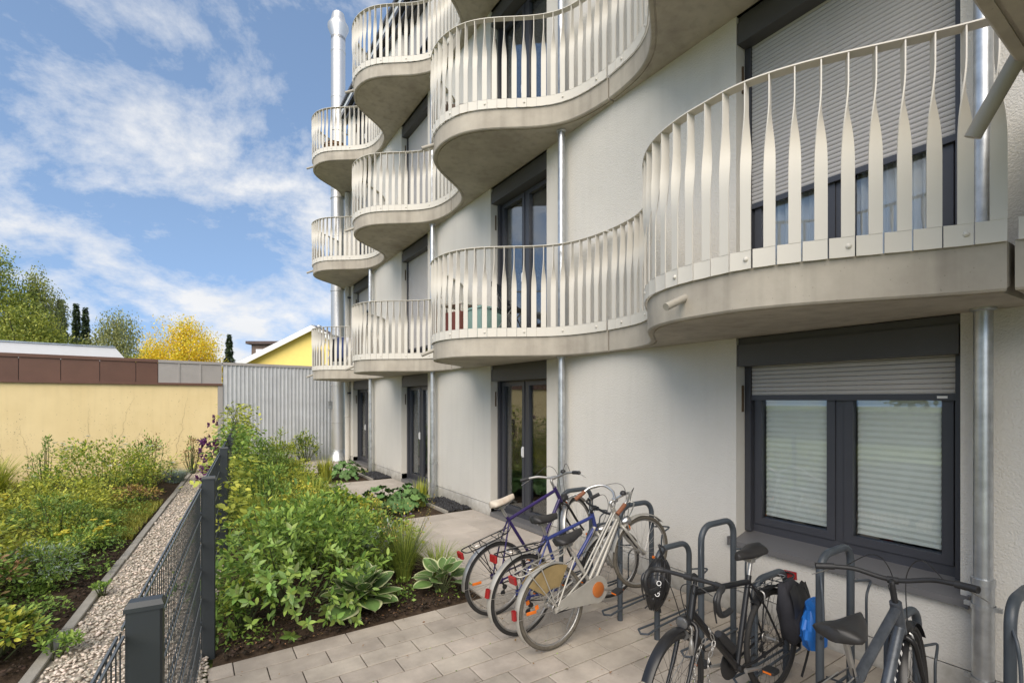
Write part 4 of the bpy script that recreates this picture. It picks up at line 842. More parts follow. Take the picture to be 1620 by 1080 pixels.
    for s_ in (-1, 1): rb_.tube(smoothpath([rz+V((0,0,0.03)), rz+V((-0.004,s_*0.034,0.012)), rz+V((-0.004,s_*0.036,-0.035))], 3), 0.006, 6)
    rb_.build('rear_brake', 'alu', root, 50)
    MB().tube(smoothpath([HB+V((0.02,-0.02,0.06)), HB.lerp(BB, 0.3)+V((0.012,-0.02,0.014)), HB.lerp(BB, 0.75)+V((0.012,-0.02,0.014)), BB+V((0,-0.025,0.03)), RA.lerp(BB, 0.4)+V((0,-0.06,-0.012)), RA+V((0.02,-0.065,-0.03))], 6), 0.0024, 5).build('gear_cable', 'black', root, 60)
    MB().tube(smoothpath([HT+V((0.10,0.06,0.06)), HT+V((0.03,0.03,-0.02)), HT.lerp(ST, 0.4)+V((0,0.017,-0.025 if c['type'] == 'diamond' else -0.14)), ST+V((0.01,0.018,-0.05)), rz+V((0,0,0.03))], 6), 0.0024, 5).build('brake_cable', 'black', root, 60)
    MB().lathe([(0.006,-0.05),(0.014,-0.042),(0.014,0.02),(0.009,0.03),(0.009,0.05)], SM @ (FA_+V((-0.10,0.045,0.24))), 12).build('dynamo', 'alu', root, 50)
    if c.get('bottle'):
        q0, q1 = HB.lerp(BB, 0.50), HB.lerp(BB, 0.80); nn = V((-(q1-q0).z, 0, (q1-q0).x)).normalized()*-1; o2 = nn*0.055*(-1 if nn.z < 0 else 1); MB().tube([q0+o2, q0.lerp(q1, 0.2)+o2, q1+o2], [0.022, 0.033, 0.033], 14).build('frame_pump_case', 'plastic', root, 50)
    return root, dict(RA=RA, BB=BB, ST=ST, HT=HT, HB=HB, SM=SM, FA=FA_, BC=BC, r=r)
bk1, i1 = bicycle('bicycle', 'violet bicycle with worn white saddle and wire rack, nearest the terrace door', 2.26, 3.68, 0.03, R(15), R(2), dict(type='diamond', frame='purple', forkm='black', bar='flat', gripm='plastic', barm='alu', saddle=(0.20,0.97), st=0.80, ht=0.86, sadm='whitesaddle', sw=0.062, sk=0.93, rack='black', guards='alu', rg=(1.0, 3.0), orange=True, notail=True, steer=0.45, stemh=0.10, derailleur=True, lamp='plastic', crank=2.2, bell=True))
bk2, i2 = bicycle('bicycle', 'blue and silver bicycle with black saddle and silver mudguards, between violet and silver bikes', 2.25, 3.25, 0.07, R(2), R(1), dict(type='diamond', frame='blue', fade='silver', forkm='silver', bar='bull', gripm='plastic', barm='black', saddle=(0.26,0.90), st=0.74, ht=0.83, rack='black', guards='silver', steer=-0.25, stemh=0.06, derailleur=True, lamp='chrome', crank=0.3))
bk3, i3 = bicycle('bicycle', 'silver step through bicycle with brown grips, tan skirt guard and chain guard', 2.31, 2.93, 0.02, R(13.5), R(-2), dict(type='mixte', frame='silver', bar='swept', gripm='browngrip', saddle=(0.30,0.76), st=0.62, ht=0.80, rack='silver', guards='silver', chainguard=True, skirt=True, steer=-0.12, tyre='rubber_grey', lamp='chrome', bell=True, crank=-0.45, stand=True, r=0.318, tr=0.0165, orange=True))
bk4, i4 = bicycle('bicycle', 'black bicycle with taped drop handlebar facing the camera, saddlebag behind', 3.20, 1.72, math.pi+0.03, 0, R(3), dict(type='diamond', frame='black', bar='drop', gripm='plastic', barm='plastic', saddle=(0.22,0.93), st=0.77, ht=0.83, rack='black', guards='black', steer=0.16, lamp='plastic', derailleur=True, tr=0.0175, rim='plastic', crank=0.15, metal='alu', stemh=0.085, stemf=0.09, ringm='plastic', bottle=True))
bk5, i5 = bicycle('bicycle', 'scuffed grey bicycle with broad black saddle at the bottom right corner', 2.17, 0.93, 0.03, R(2), R(-2), dict(type='diamond', frame='grey', forkm='black', bar='flat', gripm='plastic', barm='plastic', saddle=(0.17,0.90), st=0.66, ht=0.84, rack='black', guards='black', rg=(1.0,3.2), steer=0.14, lamp='plastic', tr=0.022, sw=0.098, sk=1.05, rim='plastic', derailleur=True, metal='alu', stemh=0.13, stemf=0.03, crank=1.2))
# worn lettering scuffs on the grey down tube
for k in range(9):
    p = i5['HB'].lerp(i5['BB'], 0.12+0.075*k); q = p+V((0.0, -0.0248, 0.004)); MB().cbox(q, (0.014+0.01*(k % 3), 0.0006, 0.009+0.006*((k*5) % 3)), Matrix.Rotation(0.9, 4, 'Y')).build('worn_decal', 'print', bk5, 0)
# chain lock on the black bike
cl = thing('chain_lock', 'heavy steel chain lock slung round the black bike down tube', 'lock', (0,0,0))
mw = bk4.matrix_world; BBw, HBw = i4['BB'], i4['HB']
pth = smoothpath([HBw.lerp(BBw, 0.30)+V((0,0.03,0.02)), HBw.lerp(BBw, 0.42)+V((0.05,0.05,0.0)), HBw.lerp(BBw, 0.5)+V((0.16,0.06,-0.05)), HBw.lerp(BBw, 0.6)+V((0.20,0.055,-0.18)), HBw.lerp(BBw, 0.5)+V((0.24,0.05,-0.24)), HBw.lerp(BBw, 0.35)+V((0.22,0.06,-0.08)), HBw.lerp(BBw, 0.30)+V((0.08,0.05,0.0))], 7)
acc_ = 0; link = MB()
lk = MB().tube([(0.011*math.cos(a)+(0.006 if math.cos(a) > 0 else -0.006), 0.0085*math.sin(a), 0) for a in np.linspace(0, 2*math.pi, 14, endpoint=False)], 0.0034, 6, closed=True).mesh('link', 60)
last = None; li = 0
for i, p in enumerate(pth):
    pw = mw @ p
    if last is not None and (pw-last).length < 0.026: continue
    d = ((mw @ pth[min(i+1, len(pth)-1)])-pw); d = d.normalized() if d.length > 1e-6 else V((1,0,0)); q = d.to_track_quat('X', 'Z').to_matrix().to_4x4()
    obj('link', lk, 'alu', cl, mtx=Matrix.Translation(pw) @ q @ Matrix.Rotation(math.pi/2*(li % 2), 4, 'X')); last = pw; li += 1
# pannier and blue bag on the black bike's rear rack
def sup(a, e): return math.copysign(abs(math.cos(a))**e, math.cos(a)), math.copysign(abs(math.sin(a))**e, math.sin(a))
pn = thing('pannier_bag', 'dark fabric pannier hanging on the black bike rear rack', 'bag', (3.22, 1.63, 0.0), 0.1)
rings = []
for z, hx, hy, ox, oy in ((0.335, 0.02, 0.01, 0.07, 0), (0.34, 0.075, 0.035, 0.065, 0), (0.37, 0.095, 0.055, 0.055, -0.01), (0.46, 0.115, 0.075, 0.03, -0.02), (0.56, 0.125, 0.07, 0.015, -0.015), (0.66, 0.12, 0.05, 0.0, 0.0), (0.715, 0.10, 0.03, -0.005, 0.01), (0.735, 0.07, 0.014, -0.005, 0.012)):
    rings.append([(ox+hx*sup(a, 0.5)[0]+0.004*math.sin(9*a+z*60), oy+hy*sup(a, 0.5)[1]+0.006*math.sin(4*a+z*31), z+0.008*math.sin(3*a)) for a in np.linspace(0, 2*math.pi, 36, endpoint=False)])
pb = MB().loft(rings, closed_ring=True, caps=True).build('bag_body', 'fabric', pn, 50)
rings = [[(-0.005+(0.125+0.004*k)*u, -0.045-0.035*math.sin(k*0.55)-0.012*abs(u)**2*0, 0.73-0.055*k-0.012*math.cos(u*7)) for u in np.linspace(-1, 1, 15)] for k in range(4)]
MB().loft(rings).build('flap', 'plastic', pb, 50)
for u in (-0.06, 0.06): MB().cbox((u, -0.098, 0.50), (0.026, 0.008, 0.09)).build('buckle_strap', 'plastic', pb, 0)
MB().cbox((0.01, -0.0995, 0.43), (0.12, 0.004, 0.016)).build('reflective_strip', 'alu', pb, 0)
MB().tube(smoothpath([(0.06,-0.055,0.70),(0.13,-0.075,0.55),(0.12,-0.07,0.32),(0.10,-0.03,0.10)], 5), 0.008, 6, flat=(1,0.3)).build('strap', 'plastic', pn, 50)
bb = thing('plastic_bag', 'bright blue plastic bag bulging from the dark pannier', 'bag', (3.245, 1.495, 0.02)); rings = []; br_ = random.Random(3)
for z, hx, hy in ((0.33, 0.01, 0.01), (0.335, 0.055, 0.03), (0.36, 0.085, 0.055), (0.42, 0.10, 0.068), (0.48, 0.095, 0.06), (0.54, 0.07, 0.05), (0.59, 0.045, 0.03), (0.62, 0.05, 0.028), (0.65, 0.06, 0.012)):
    rings.append([(-0.16*(z-0.33)+hx*math.cos(a)*(1+0.10*math.sin(7*a+z*40)+br_.uniform(-0.07, 0.07)), hy*math.sin(a)*(1+0.12*math.sin(5*a-z*33)+br_.uniform(-0.09, 0.09)), z+br_.uniform(-0.006, 0.006)) for a in np.linspace(0, 2*math.pi, 30, endpoint=False)])
MB().loft(rings, closed_ring=True, caps=True).build('bag', 'bluebag', bb, 20)
# helmet hanging from the low hoop
hm = thing('bicycle_helmet', 'black cycling helmet hanging by its straps from a bicycle hoop', 'helmet', (3.03, 2.54, 0.47)); hm.scale = (1.22, 1.22, 1.22)
hn = V((-0.72, -0.62, 0.30)).normalized(); hu = (V((0.10,-0.12,1))-hn*V((0.10,-0.12,1)).dot(hn)).normalized(); hs_ = hu.cross(hn)
HM = Matrix(((hs_.x, hn.x, hu.x, 0), (hs_.y, hn.y, hu.y, 0), (hs_.z, hn.z, hu.z, 0), (0,0,0,1)))      # local x side, y dome, z long axis
def hp(t, a, k=1.0):
    e = math.sin(math.pi*(0.04+0.92*t))**0.5*(1-0.28*t); return V((-0.088*k*e*math.cos(a), 0.118*k*e*math.sin(a), 0.155*k-0.31*k*t))
ins_ = [[HM @ hp(t, a, 0.93) for a in np.linspace(0, math.pi, 18)] for t in np.linspace(0, 1, 18)]; MB().loft(ins_).build('liner', 'plastic', hm, 60)
edges = [0.0, 0.20, 0.25, 0.40, 0.45, 0.57, 0.62, 0.77, 0.82, 1.0]
for i in range(5):
    a0, a1 = edges[2*i]*math.pi, edges[2*i+1]*math.pi
    rr = [[HM @ hp(t, a0+(a1-a0)*u, k) for u, k in ((0,0.9),(0,1.0),(0.3,1.045),(0.7,1.045),(1,1.0),(1,0.9))] for t in np.linspace(0.0, 1.0, 20)]
    MB().loft(rr, closed_ring=True, caps=True).build('shell_rib', 'black', hm, 50)
for t0 in (0.0, 0.40, 0.78):
    rr = [[HM @ hp(t0+dt, a, k) for dt, k in ((0,1.0),(0.02,1.03),(0.18,1.03),(0.20,1.0),(0.20,0.92),(0,0.92))] for a in np.linspace(0.02, math.pi-0.02, 24)]; MB().loft(rr, closed_ring=True, caps=True).build('shell_bridge', 'black', hm, 50)
for q in (-1, 1):
    MB().tube(smoothpath([HM @ V((q*0.07,0.0,0.05)), HM @ V((q*0.05,-0.06,0.10)), V((0.05,0.02*q,0.21)), V((0.05,0.03,0.235))], 5), 0.007, 6, flat=(1,0.3)).build('strap', 'plastic', hm, 50)
    MB().tube(smoothpath([HM @ V((q*0.07,0.0,-0.04)), HM @ V((q*0.04,-0.07,0.0)), HM @ V((0.02,-0.09,-0.06)), HM @ V((0.05*q,-0.10,-0.17))], 5), 0.007, 6, flat=(1,0.3)).build('strap', 'plastic', hm, 50)
lp_ = HM @ V((0.008, 0.128, -0.02)); textmesh('helmet_lettering', 'GIRO', 0.040, Matrix(((hu.x, -hs_.x, hn.x, lp_.x), (hu.y, -hs_.y, hn.y, lp_.y), (hu.z, -hs_.z, hn.z, lp_.z), (0,0,0,1))), 'print', hm)
# ------------------------------------------------------------------ things standing on the balconies
zf = Z1+TH+0.005
fc = thing('folding_chair', 'black folding chair on the first floor balcony, in front of the glass door', 'chair', (3.72, 5.72, zf), 2.2)
for s_ in (-0.2, 0.2):
    MB().tube([(-0.22, s_, 0.0), (0.16, s_, 0.80)], 0.010, 8).build('leg', 'black', fc); MB().tube([(0.22, s_*0.9, 0.0), (-0.14, s_*0.9, 0.45)], 0.010, 8).build('leg', 'alu', fc)
for x in (-0.17, -0.10, -0.03, 0.04, 0.11, 0.17): MB().box(x-0.028, x+0.028, -0.21, 0.21, 0.43, 0.448).build('seat_slat', 'black', fc, 0)
for z in (0.58, 0.68, 0.78): MB().box(0.02+0.47*(z-0.5), 0.04+0.47*(z-0.5), -0.21, 0.21, z-0.035, z+0.035).build('back_slat', 'black', fc, 0)
st_ = thing('side_table', 'small pale balcony table with a shelf, left of the folding chair', 'table', (3.55, 6.72, zf), 0.3)
MB().box(-0.28, 0.28, -0.24, 0.24, 0.62, 0.655).build('table_top', 'reveal', st_, 0)
for x in (-0.25, 0.25):
    for y in (-0.21, 0.21): MB().box(x-0.018, x+0.018, y-0.018, y+0.018, 0, 0.62).build('leg', 'reveal', st_, 0)
rc = thing('red_cabinet', 'dull red low cabinet on the first floor balcony below the small table', 'cabinet', (3.45, 6.62, zf), 0.3); MB().box(-0.2, 0.2, -0.18, 0.18, 0.02, 0.50).build('body', 'redwood', rc, 0); MB().box(-0.204, -0.2005, -0.15, 0.15, 0.06, 0.46).build('door', 'redwood', rc, 0)
tb_ = thing('storage_bin', 'pale teal storage bin on the first floor balcony beside the folding chair', 'bin', (3.62, 6.22, zf), 0.1); MB().loft([[(x*k, y*k, z) for x, y in ((-0.2,-0.2),(0.2,-0.2),(0.2,0.2),(-0.2,0.2))] for z, k in ((0.01, 0.85), (0.50, 1.0))], closed_ring=True, caps=True).build('tub', 'teal', tb_, 0); MB().box(-0.215, 0.215, -0.215, 0.215, 0.502, 0.53).build('lid', 'teal', tb_, 0)
wk = thing('wicker_basket', 'round brown wicker basket on the top far balcony', 'basket', (3.45, 14.3, Z1+2*S+TH+0.005)); MB().lathe([(0.16, 0.0), (0.30, 0.16), (0.36, 0.34), (0.33, 0.52), (0.28, 0.60)], n=24).build('bowl', 'wicker', wk, 50)
for z, r_ in ((0.16, 0.31), (0.34, 0.37), (0.50, 0.345), (0.60, 0.29)): MB().tube([(r_*math.cos(a), r_*math.sin(a), z) for a in np.linspace(0, 6.283, 24, endpoint=False)], 0.012, 6, closed=True).build('weave_ring', 'wicker', wk, 50)
ar = thing('drying_rack', 'laundry rack with dark clothes on the lowest far balcony', 'laundry rack', (3.55, 14.2, zf), 0.4)
for s_ in (-0.45, 0.45): MB().tube([(-0.25, s_, 0), (0.2, s_, 0.92)], 0.009, 6).tube([(0.25, s_, 0), (-0.2, s_, 0.92)], 0.009, 6).build('side_frame', 'whitepaint', ar)
for x in (-0.18, -0.06, 0.06, 0.18): MB().tube([(x, -0.47, 0.92), (x, 0.47, 0.92)], 0.004, 6).build('line', 'whitepaint', ar)
for x, y0, y1, z0, m_ in ((-0.18, -0.42, -0.08, 0.35, 'laundry'), (-0.06, -0.05, 0.30, 0.28, 'fabric'), (0.06, -0.35, 0.05, 0.42, 'curtain'), (0.18, 0.05, 0.42, 0.30, 'laundry')): MB().loft([[(x+0.012*math.sin(y*25+z*4), y, z) for y in np.linspace(y0, y1, 14)] for z in (z0, 0.6, 0.93)]).build('garment', m_, ar, 60)
f2 = thing('folded_chair', 'folded dark chair leaning on the second floor balcony railing', 'chair', (3.25, 6.35, Z1+S+TH+0.005), 0.9)
for s_ in (-0.18, 0.18): MB().tube([(-0.10, s_, 0.0), (0.06, s_, 0.62)], 0.011, 8).build('leg', 'wood', f2); MB().tube([(0.12, s_*0.8, 0.0), (-0.06, s_*0.8, 0.60)], 0.011, 8).build('leg', 'wood', f2)
for z in (0.2, 0.32, 0.44, 0.56): MB().box(-0.02, 0.0, -0.18, 0.18, z-0.025, z+0.025).build('slat', 'wood', f2, 0)
# ------------------------------------------------------------------ vegetation
T8v = np.array([(0,0,0), (0.30,-0.42,0.03), (0.30,0,-0.03), (0.30,0.42,0.03), (0.66,-0.40,0.0), (0.66,0,-0.06), (0.66,0.40,0.0), (1,0,-0.12)], float)
T8f = np.array([(0,1,2), (0,2,3), (1,4,5), (1,5,2), (2,5,6), (2,6,3), (4,7,5), (5,7,6)])
T4v = np.array([(0,0,0), (0.5,-0.5,0.02), (1,0,-0.05), (0.5,0.5,0.02)], float); T4f = np.array([(0,1,2), (0,2,3)])
def unit(a): return a/np.maximum(1e-9, np.linalg.norm(a, axis=1, keepdims=True))
def leaf_arrays(pos, d, ln, wr, tmpl='8', up=None, ):
    n = len(pos); tv, tf = (T8v, T8f) if tmpl == '8' else (T4v, T4f)
    d = unit(d); up = np.tile((0,0,1.0), (n,1))+rng.normal(0, 0.35, (n,3)) if up is None else up
    side = unit(np.cross(up, d)); nor = np.cross(d, side); ln = np.broadcast_to(np.asarray(ln, float), (n,)); wd = ln*wr
    v = pos[:,None,:]+d[:,None,:]*(tv[None,:,0:1]*ln[:,None,None])+side[:,None,:]*(tv[None,:,1:2]*wd[:,None,None])+nor[:,None,:]*(tv[None,:,2:3]*ln[:,None,None])
    f = tf[None]+len(tv)*np.arange(n)[:,None,None]
    return v.reshape(-1,3), f.reshape(-1,3), np.repeat(rng.random(n), len(tv))
def leaf_obj(name, pos, d, ln, wr, m, parent=None, tmpl='8', up=None):
    v, f, r_ = leaf_arrays(np.asarray(pos, float), np.asarray(d, float), ln, wr, tmpl, up); return obj(name, npmesh(name, v, f, r_), m, parent)
def clump_points(n, k, rx, ry, h, z0=0.1, spread=0.24, top=1.0):
    a = rng.random(k)*6.283; rr = np.sqrt(rng.random(k))*0.92; zz = z0+(h-z0)*(1-0.75*rr**2.2)*(0.35+0.65*rng.random(k)**0.55)*top
    c = np.stack([rx*rr*np.cos(a), ry*rr*np.sin(a), zz], 1); i = rng.integers(0, k, n)
    p = c[i]+rng.normal(0, 1, (n,3))*np.array([rx, ry, h*0.55])*spread*0.5; p[:,2] = np.clip(p[:,2], 0.02, None)
    out = p-np.array([0,0,h*0.25]); d = unit(unit(p-c[i])+unit(out)*0.6+rng.normal(0, 0.35, (n,3))+np.array([0,0,0.15])); return c, p, d
def stems(c, m='stem', r0=0.008, name='stem', parent=None, lim=26):
    mb = MB()
    for q in c[:lim]:
        b = Vector((q[0]*0.25, q[1]*0.25, -0.02)); e = Vector(q); mid = b.lerp(e, 0.5)+Vector((q[0]*0.12, q[1]*0.12, 0.04)); mb.tube(smoothpath([b, mid, e], 3), [r0, r0, r0*0.8, r0*0.7, r0*0.6, r0*0.5, r0*0.4], 5, caps=False)
    return mb.build(name, m, parent, 60)
def bush(name, label, x, y, rx, ry, h, n, ll, wr, m, k=26, cat='plant', tmpl='8', z0=0.1, spread=0.24, group=None, flowers=None, stem='stem', m2=None):
    t = thing(name, label, cat, (x, y, 0.01), float(rng.random()*6.28), group)
    c, p, d = clump_points(n, k, rx, ry, h, z0, spread); s_ = ll*(0.7+0.6*rng.random(n))
    if m2: q = rng.random(n) < 0.3; leaf_obj('foliage', p[~q], d[~q], s_[~q], wr, m, t, tmpl); leaf_obj('young_foliage', p[q]+np.array([0,0,0.02]), d[q], s_[q], wr, m2, t, tmpl)
    else: leaf_obj('foliage', p, d, s_, wr, m, t, tmpl)
    stems(c, stem, 0.006+0.004*h, 'stems', t)
    if flowers:
        fm, cnt, sz = flowers; top = p[np.argsort(-(p[:,2]+0.5*np.hypot(p[:,0]/rx, p[:,1]/ry)*h+rng.normal(0, 0.12*h, n)))[:cnt*3]]; top = top[rng.permutation(len(top))[:cnt]]
        for q in top:
            npet = 9; a = np.linspace(0, 6.283, npet, endpoint=False)+rng.random(); dd = np.stack([np.cos(a), np.sin(a), np.full(npet, 0.5)], 1); leaf_obj('flower', np.tile(q+np.array([0,0,0.03]), (npet,1)), dd, sz*(0.8+0.4*rng.random(npet)), 0.75, fm, t, '4')
    return t
def blades(n, r, h, lean=0.6, w0=0.006, seg=5, curl=1.0, zj=0.35):
    a = rng.random(n)*6.283; rr = r*np.sqrt(rng.random(n)); ha = h*(1-zj+zj*rng.random(n)*1.3); le = lean*(0.25+0.9*rng.random(n)); b = a+rng.normal(0, 0.5, n)
    V_, F_ = [], []; s = np.linspace(0, 1, seg+1)
    dirx, diry = np.cos(b), np.sin(b)
    for i, t in enumerate(s):
        out = le*ha*(t**1.7)*curl; z = ha*(t-0.38*le*t**2.6*curl); w_ = w0*(1-t**2)*(0.8+0.4*rng.random(n))+0.0004
        cx_, cy_ = rr*np.cos(a)+dirx*out, rr*np.sin(a)+diry*out
        V_.append(np.stack([cx_-diry*w_, cy_+dirx*w_, z], 1)); V_.append(np.stack([cx_+diry*w_, cy_-dirx*w_, z], 1))
    v = np.stack(V_, 1); k = 2*(seg+1); f = []
    for i in range(seg): f += [(2*i, 2*i+1, 2*i+3), (2*i, 2*i+3, 2*i+2)]
    return v.reshape(-1,3), (np.array(f)[None]+k*np.arange(n)[:,None,None]).reshape(-1,3), np.repeat(rng.random(n), k)
def grass(name, label, x, y, r, h, n, m, lean=0.6, w0=0.005, cat='grass clump', group=None, curl=1.0, seeds=None):
    t = thing(name, label, cat, (x, y, 0.01), 0, group); v, f, q = blades(n, r, h, lean, w0, curl=curl); obj('blades', npmesh('blades', v, f, q), m, t)
    if seeds:
        k = 40; a = rng.random(k)*6.283; hh = h*(0.9+0.5*rng.random(k)); mb = MB(); pp, dd = [], []
        for i in range(k):
            e = Vector((0.4*hh[i]*math.cos(a[i]), 0.4*hh[i]*math.sin(a[i]), hh[i])); mb.tube(smoothpath([(0,0,0), e*0.55+Vector((0,0,0.06)), e], 3), 0.0012, 4, caps=False)
            for j in range(7): pp.append(np.array(e)*(1-0.05*j)+rng.normal(0, 0.012, 3)); dd.append(rng.normal(0, 1, 3)+np.array([0,0,0.8]))
        mb.build('seed_stalks', 'stem', t, 60); leaf_obj('seed_heads', np.array(pp), np.array(dd), 0.022, 0.4, seeds, t, '4')
    return t
# ---- big leafy shrub at the front corner of the bed: leaves set in whorls, nearest ones singly
sh = thing('leafy_shrub', 'glossy leafy green shrub at the front corner of the bed by the fence', 'shrub', (0.84, 4.90, 0.01))
lf = MB(); nx = 5; prof = [(0.0, 0.03), (0.18, 0.30), (0.42, 0.44), (0.68, 0.34), (0.88, 0.14), (1.0, 0.0)]
lf.loft([[(s_, -w_*0.50, 0.07*w_-0.14*s_*s_), (s_, 0, -0.05*w_-0.14*s_*s_), (s_, w_*0.50, 0.07*w_-0.14*s_*s_)] for s_, w_ in prof]); LEAF = lf.mesh('leaf', 60, fix=False)
K = 190; th = rng.random(K)*6.283; el = np.arcsin(rng.random(K)**1.25*0.98); wh = np.stack([0.78*np.cos(th)*np.cos(el)**0.8, 0.80*np.sin(th)*np.cos(el)**0.8, 0.08+0.84*np.sin(el)+rng.normal(0, 0.05, K)], 1)*np.array([1,1,1.0])
wh *= (1+rng.normal(0, 0.09, (K,1))); stems(wh[::3], 'stem', 0.008, 'stems', sh, 40)
camd = unit(np.array([[0-0.86, 0-5.02, 1.3]]))[0]; order = np.argsort(-(wh @ camd)); single = 0; rest_p, rest_d = [], []
for ii in order:
    c = wh[ii]; o_ = unit(c[None]-np.array([[0,0,0.3]]))[0]; o_ = unit((o_+np.array([0,0,0.45])+rng.normal(0, 0.2, 3))[None])[0]
    u_ = unit(np.cross(o_, rng.normal(0, 1, 3))[None])[0]; w_ = np.cross(o_, u_); nl = rng.integers(6, 10)
    for j in range(nl):
        a = 6.283*j/nl+rng.normal(0, 0.25); tilt = 0.25+0.5*rng.random() if j % 2 else 0.75; d = unit((u_*math.cos(a)+w_*math.sin(a)+o_*tilt*rng.choice([0.6, 1.2]))[None])[0]; ln = 0.074*(0.55+0.75*rng.random())
        p = c-o_*0.03*rng.random()
        if single < 295:
            x_ = Vector(d); n_ = Vector(o_+0.2*rng.normal(0, 1, 3)); y_ = n_.cross(x_).normalized(); z_ = x_.cross(y_)
            mt = Matrix((( x_.x, y_.x, z_.x, p[0]), (x_.y, y_.y, z_.y, p[1]), (x_.z, y_.z, z_.z, p[2]), (0,0,0,1))) @ Matrix.Scale(ln, 4)
            obj('leaf', LEAF, 'leafobj', sh, mtx=mt); single += 1
        else: rest_p.append(p); rest_d.append(d)
c, p, d = clump_points(2600, 70, 0.74, 0.76, 0.94, 0.02, 0.3); rest_p += list(p); rest_d += list(d)
tag(leaf_obj('foliage', np.array(rest_p), np.array(rest_d), 0.072*(0.6+0.7*rng.random(len(rest_p))), 0.42, 'leaf_mid', sh), kind='stuff')
# ---- hostas with pale margins, every leaf a part
def hosta_leaf():
    v, f, e = [], [], []; n, m_ = 10, 8
    for i in range(n+1):
        s_ = i/n; hw = 0.40*math.sin(math.pi*min(1, s_*0.97+0.03))**0.62*(1-0.35*s_)*1.25*(1 if s_ < 0.999 else 0.02)
        for j in range(m_+1):
            q = -1+2*j/m_; z = 0.10*(1-q*q)*0+0.06*abs(q)-0.20*s_*s_+0.016*math.cos(q*10)*(1-s_); v.append((s_, q*hw, z)); e.append(max(abs(q), (s_-0.80)/0.2*0.98 if s_ > 0.8 else 0))
    for i in range(n):
        for j in range(m_): f.append((i*(m_+1)+j, i*(m_+1)+j+1, (i+1)*(m_+1)+j+1, (i+1)*(m_+1)+j))
    me = bpy.data.meshes.new('leaf'); me.from_pydata(v, [], f); a = me.attributes.new('edge', 'FLOAT', 'POINT'); a.data.foreach_set('value', np.array(e, np.float32)); me.shade_smooth(); return me
HL = hosta_leaf()
def hosta(label, x, y, n, sz, seed):
    rr = random.Random(seed); t = thing('hosta_plant', label, 'plant', (x, y, 0.0)); stp = MB()
    for i in range(n):
        ring = i/n; a = i*2.4+rr.random()*0.5; el = 0.20+1.0*(1-ring)+rr.random()*0.15; d = 0.04+0.10*ring; ln = sz*(0.75+0.35*rr.random())*(0.8+0.35*ring)
        pos = Vector((math.cos(a)*d, math.sin(a)*d, 0.10+0.13*(1-ring)+0.03*rr.random()))
        obj('leaf', HL, 'hosta', t, mtx=Matrix.Translation(pos) @ Matrix.Rotation(a, 4, 'Z') @ Matrix.Rotation(-el+0.25, 4, 'Y') @ Matrix.Rotation(rr.uniform(-0.35, 0.35), 4, 'X') @ Matrix.Scale(ln, 4))
        stp.tube([(0,0,-0.01), pos*0.6, pos], 0.005, 5, caps=False)
    stp.build('stalks', 'stem', t, 60)
hosta('large white edged hosta at the paving edge beside the leafy shrub', 1.28, 4.40, 34, 0.25, 3); hosta('smaller white edged hosta beside the violet bike rear wheel', 2.06, 4.36, 20, 0.20, 8)
# ---- broad-leaved plants in the second bed, every leaf a part
def lobed_leaf():
    v = [(0.12,0,0.02)]; n = 22
    for i in range(n):
        a = -2.7+5.4*i/(n-1); r_ = 0.50*(1+0.16*math.cos(a*5))*(1-0.08*abs(a)); v.append((0.30+r_*math.cos(a), r_*math.sin(a), -0.10*(r_*math.cos(a)+0.3)+0.06*math.cos(a*5)))
    return MB().add(v, [(0, i, i+1) for i in range(1, n)]).mesh('leaf', 60, fix=False)
LL = lobed_leaf()
def lobed(label, x, y, rx, ry, h, n, sz, seed):
    rr = random.Random(seed); t = thing('broad_leaf_plant', label, 'plant', (x, y, 0.0)); stp = MB()
    for i in range(n):
        a = rr.random()*6.283; q = math.sqrt(rr.random()); pos = Vector((rx*q*math.cos(a), ry*q*math.sin(a), h*(1-0.62*q**2)*(0.6+0.45*rr.random()))); el = 0.15+0.75*q+rr.uniform(-0.25, 0.25)
        obj('leaf', LL, 'bigleaf', t, mtx=Matrix.Translation(pos) @ Matrix.Rotation(a+rr.uniform(-0.6,0.6), 4, 'Z') @ Matrix.Rotation(el, 4, 'Y') @ Matrix.Rotation(rr.uniform(-0.3,0.3), 4, 'X') @ Matrix.Scale(sz*(0.7+0.6*rr.random()), 4))
        if i % 3 == 0: stp.tube([(pos.x*0.3, pos.y*0.3, 0), pos*0.7, pos], 0.004, 5, caps=False)
    stp.build('stalks', 'stem', t, 60)
lobed('broad leaved dark green plant at the left end of the second bed', 2.62, 7.92, 0.42, 0.42, 0.46, 90, 0.15, 4); lobed('broad leaved dark green plant in the middle of the second bed', 3.12, 8.02, 0.36, 0.40, 0.44, 80, 0.145, 5)
lobed('broad leaved plant in the third bed, in front of the far chippings', 3.10, 11.95, 0.45, 0.38, 0.48, 80, 0.14, 6)
grass('iris_clump', 'upright green iris blades beside the near dark chippings', 3.42, 8.15, 0.10, 0.52, 70, 'leaf_light', lean=0.25, w0=0.013, cat='plant'); grass('iris_clump', 'upright yellow green iris blades in the third bed', 2.62, 11.80, 0.13, 0.60, 90, 'leaf_lime', lean=0.25, w0=0.013, cat='plant')
grass('fountain_grass', 'feathery ornamental grass with seed heads beside the smaller hosta', 1.86, 4.86, 0.07, 0.66, 420, 'grass', lean=0.55, w0=0.0032, seeds='dry_grass'); grass('sedge_clump', 'arching dark sedge between the large hosta and the feathery grass', 1.52, 5.02, 0.16, 0.50, 520, 'grass', lean=1.0, w0=0.0036)
grass('sedge_clump', 'arching sedge behind the violet bike rear wheel', 2.20, 4.75, 0.08, 0.42, 240, 'grass', lean=1.0, w0=0.0032)
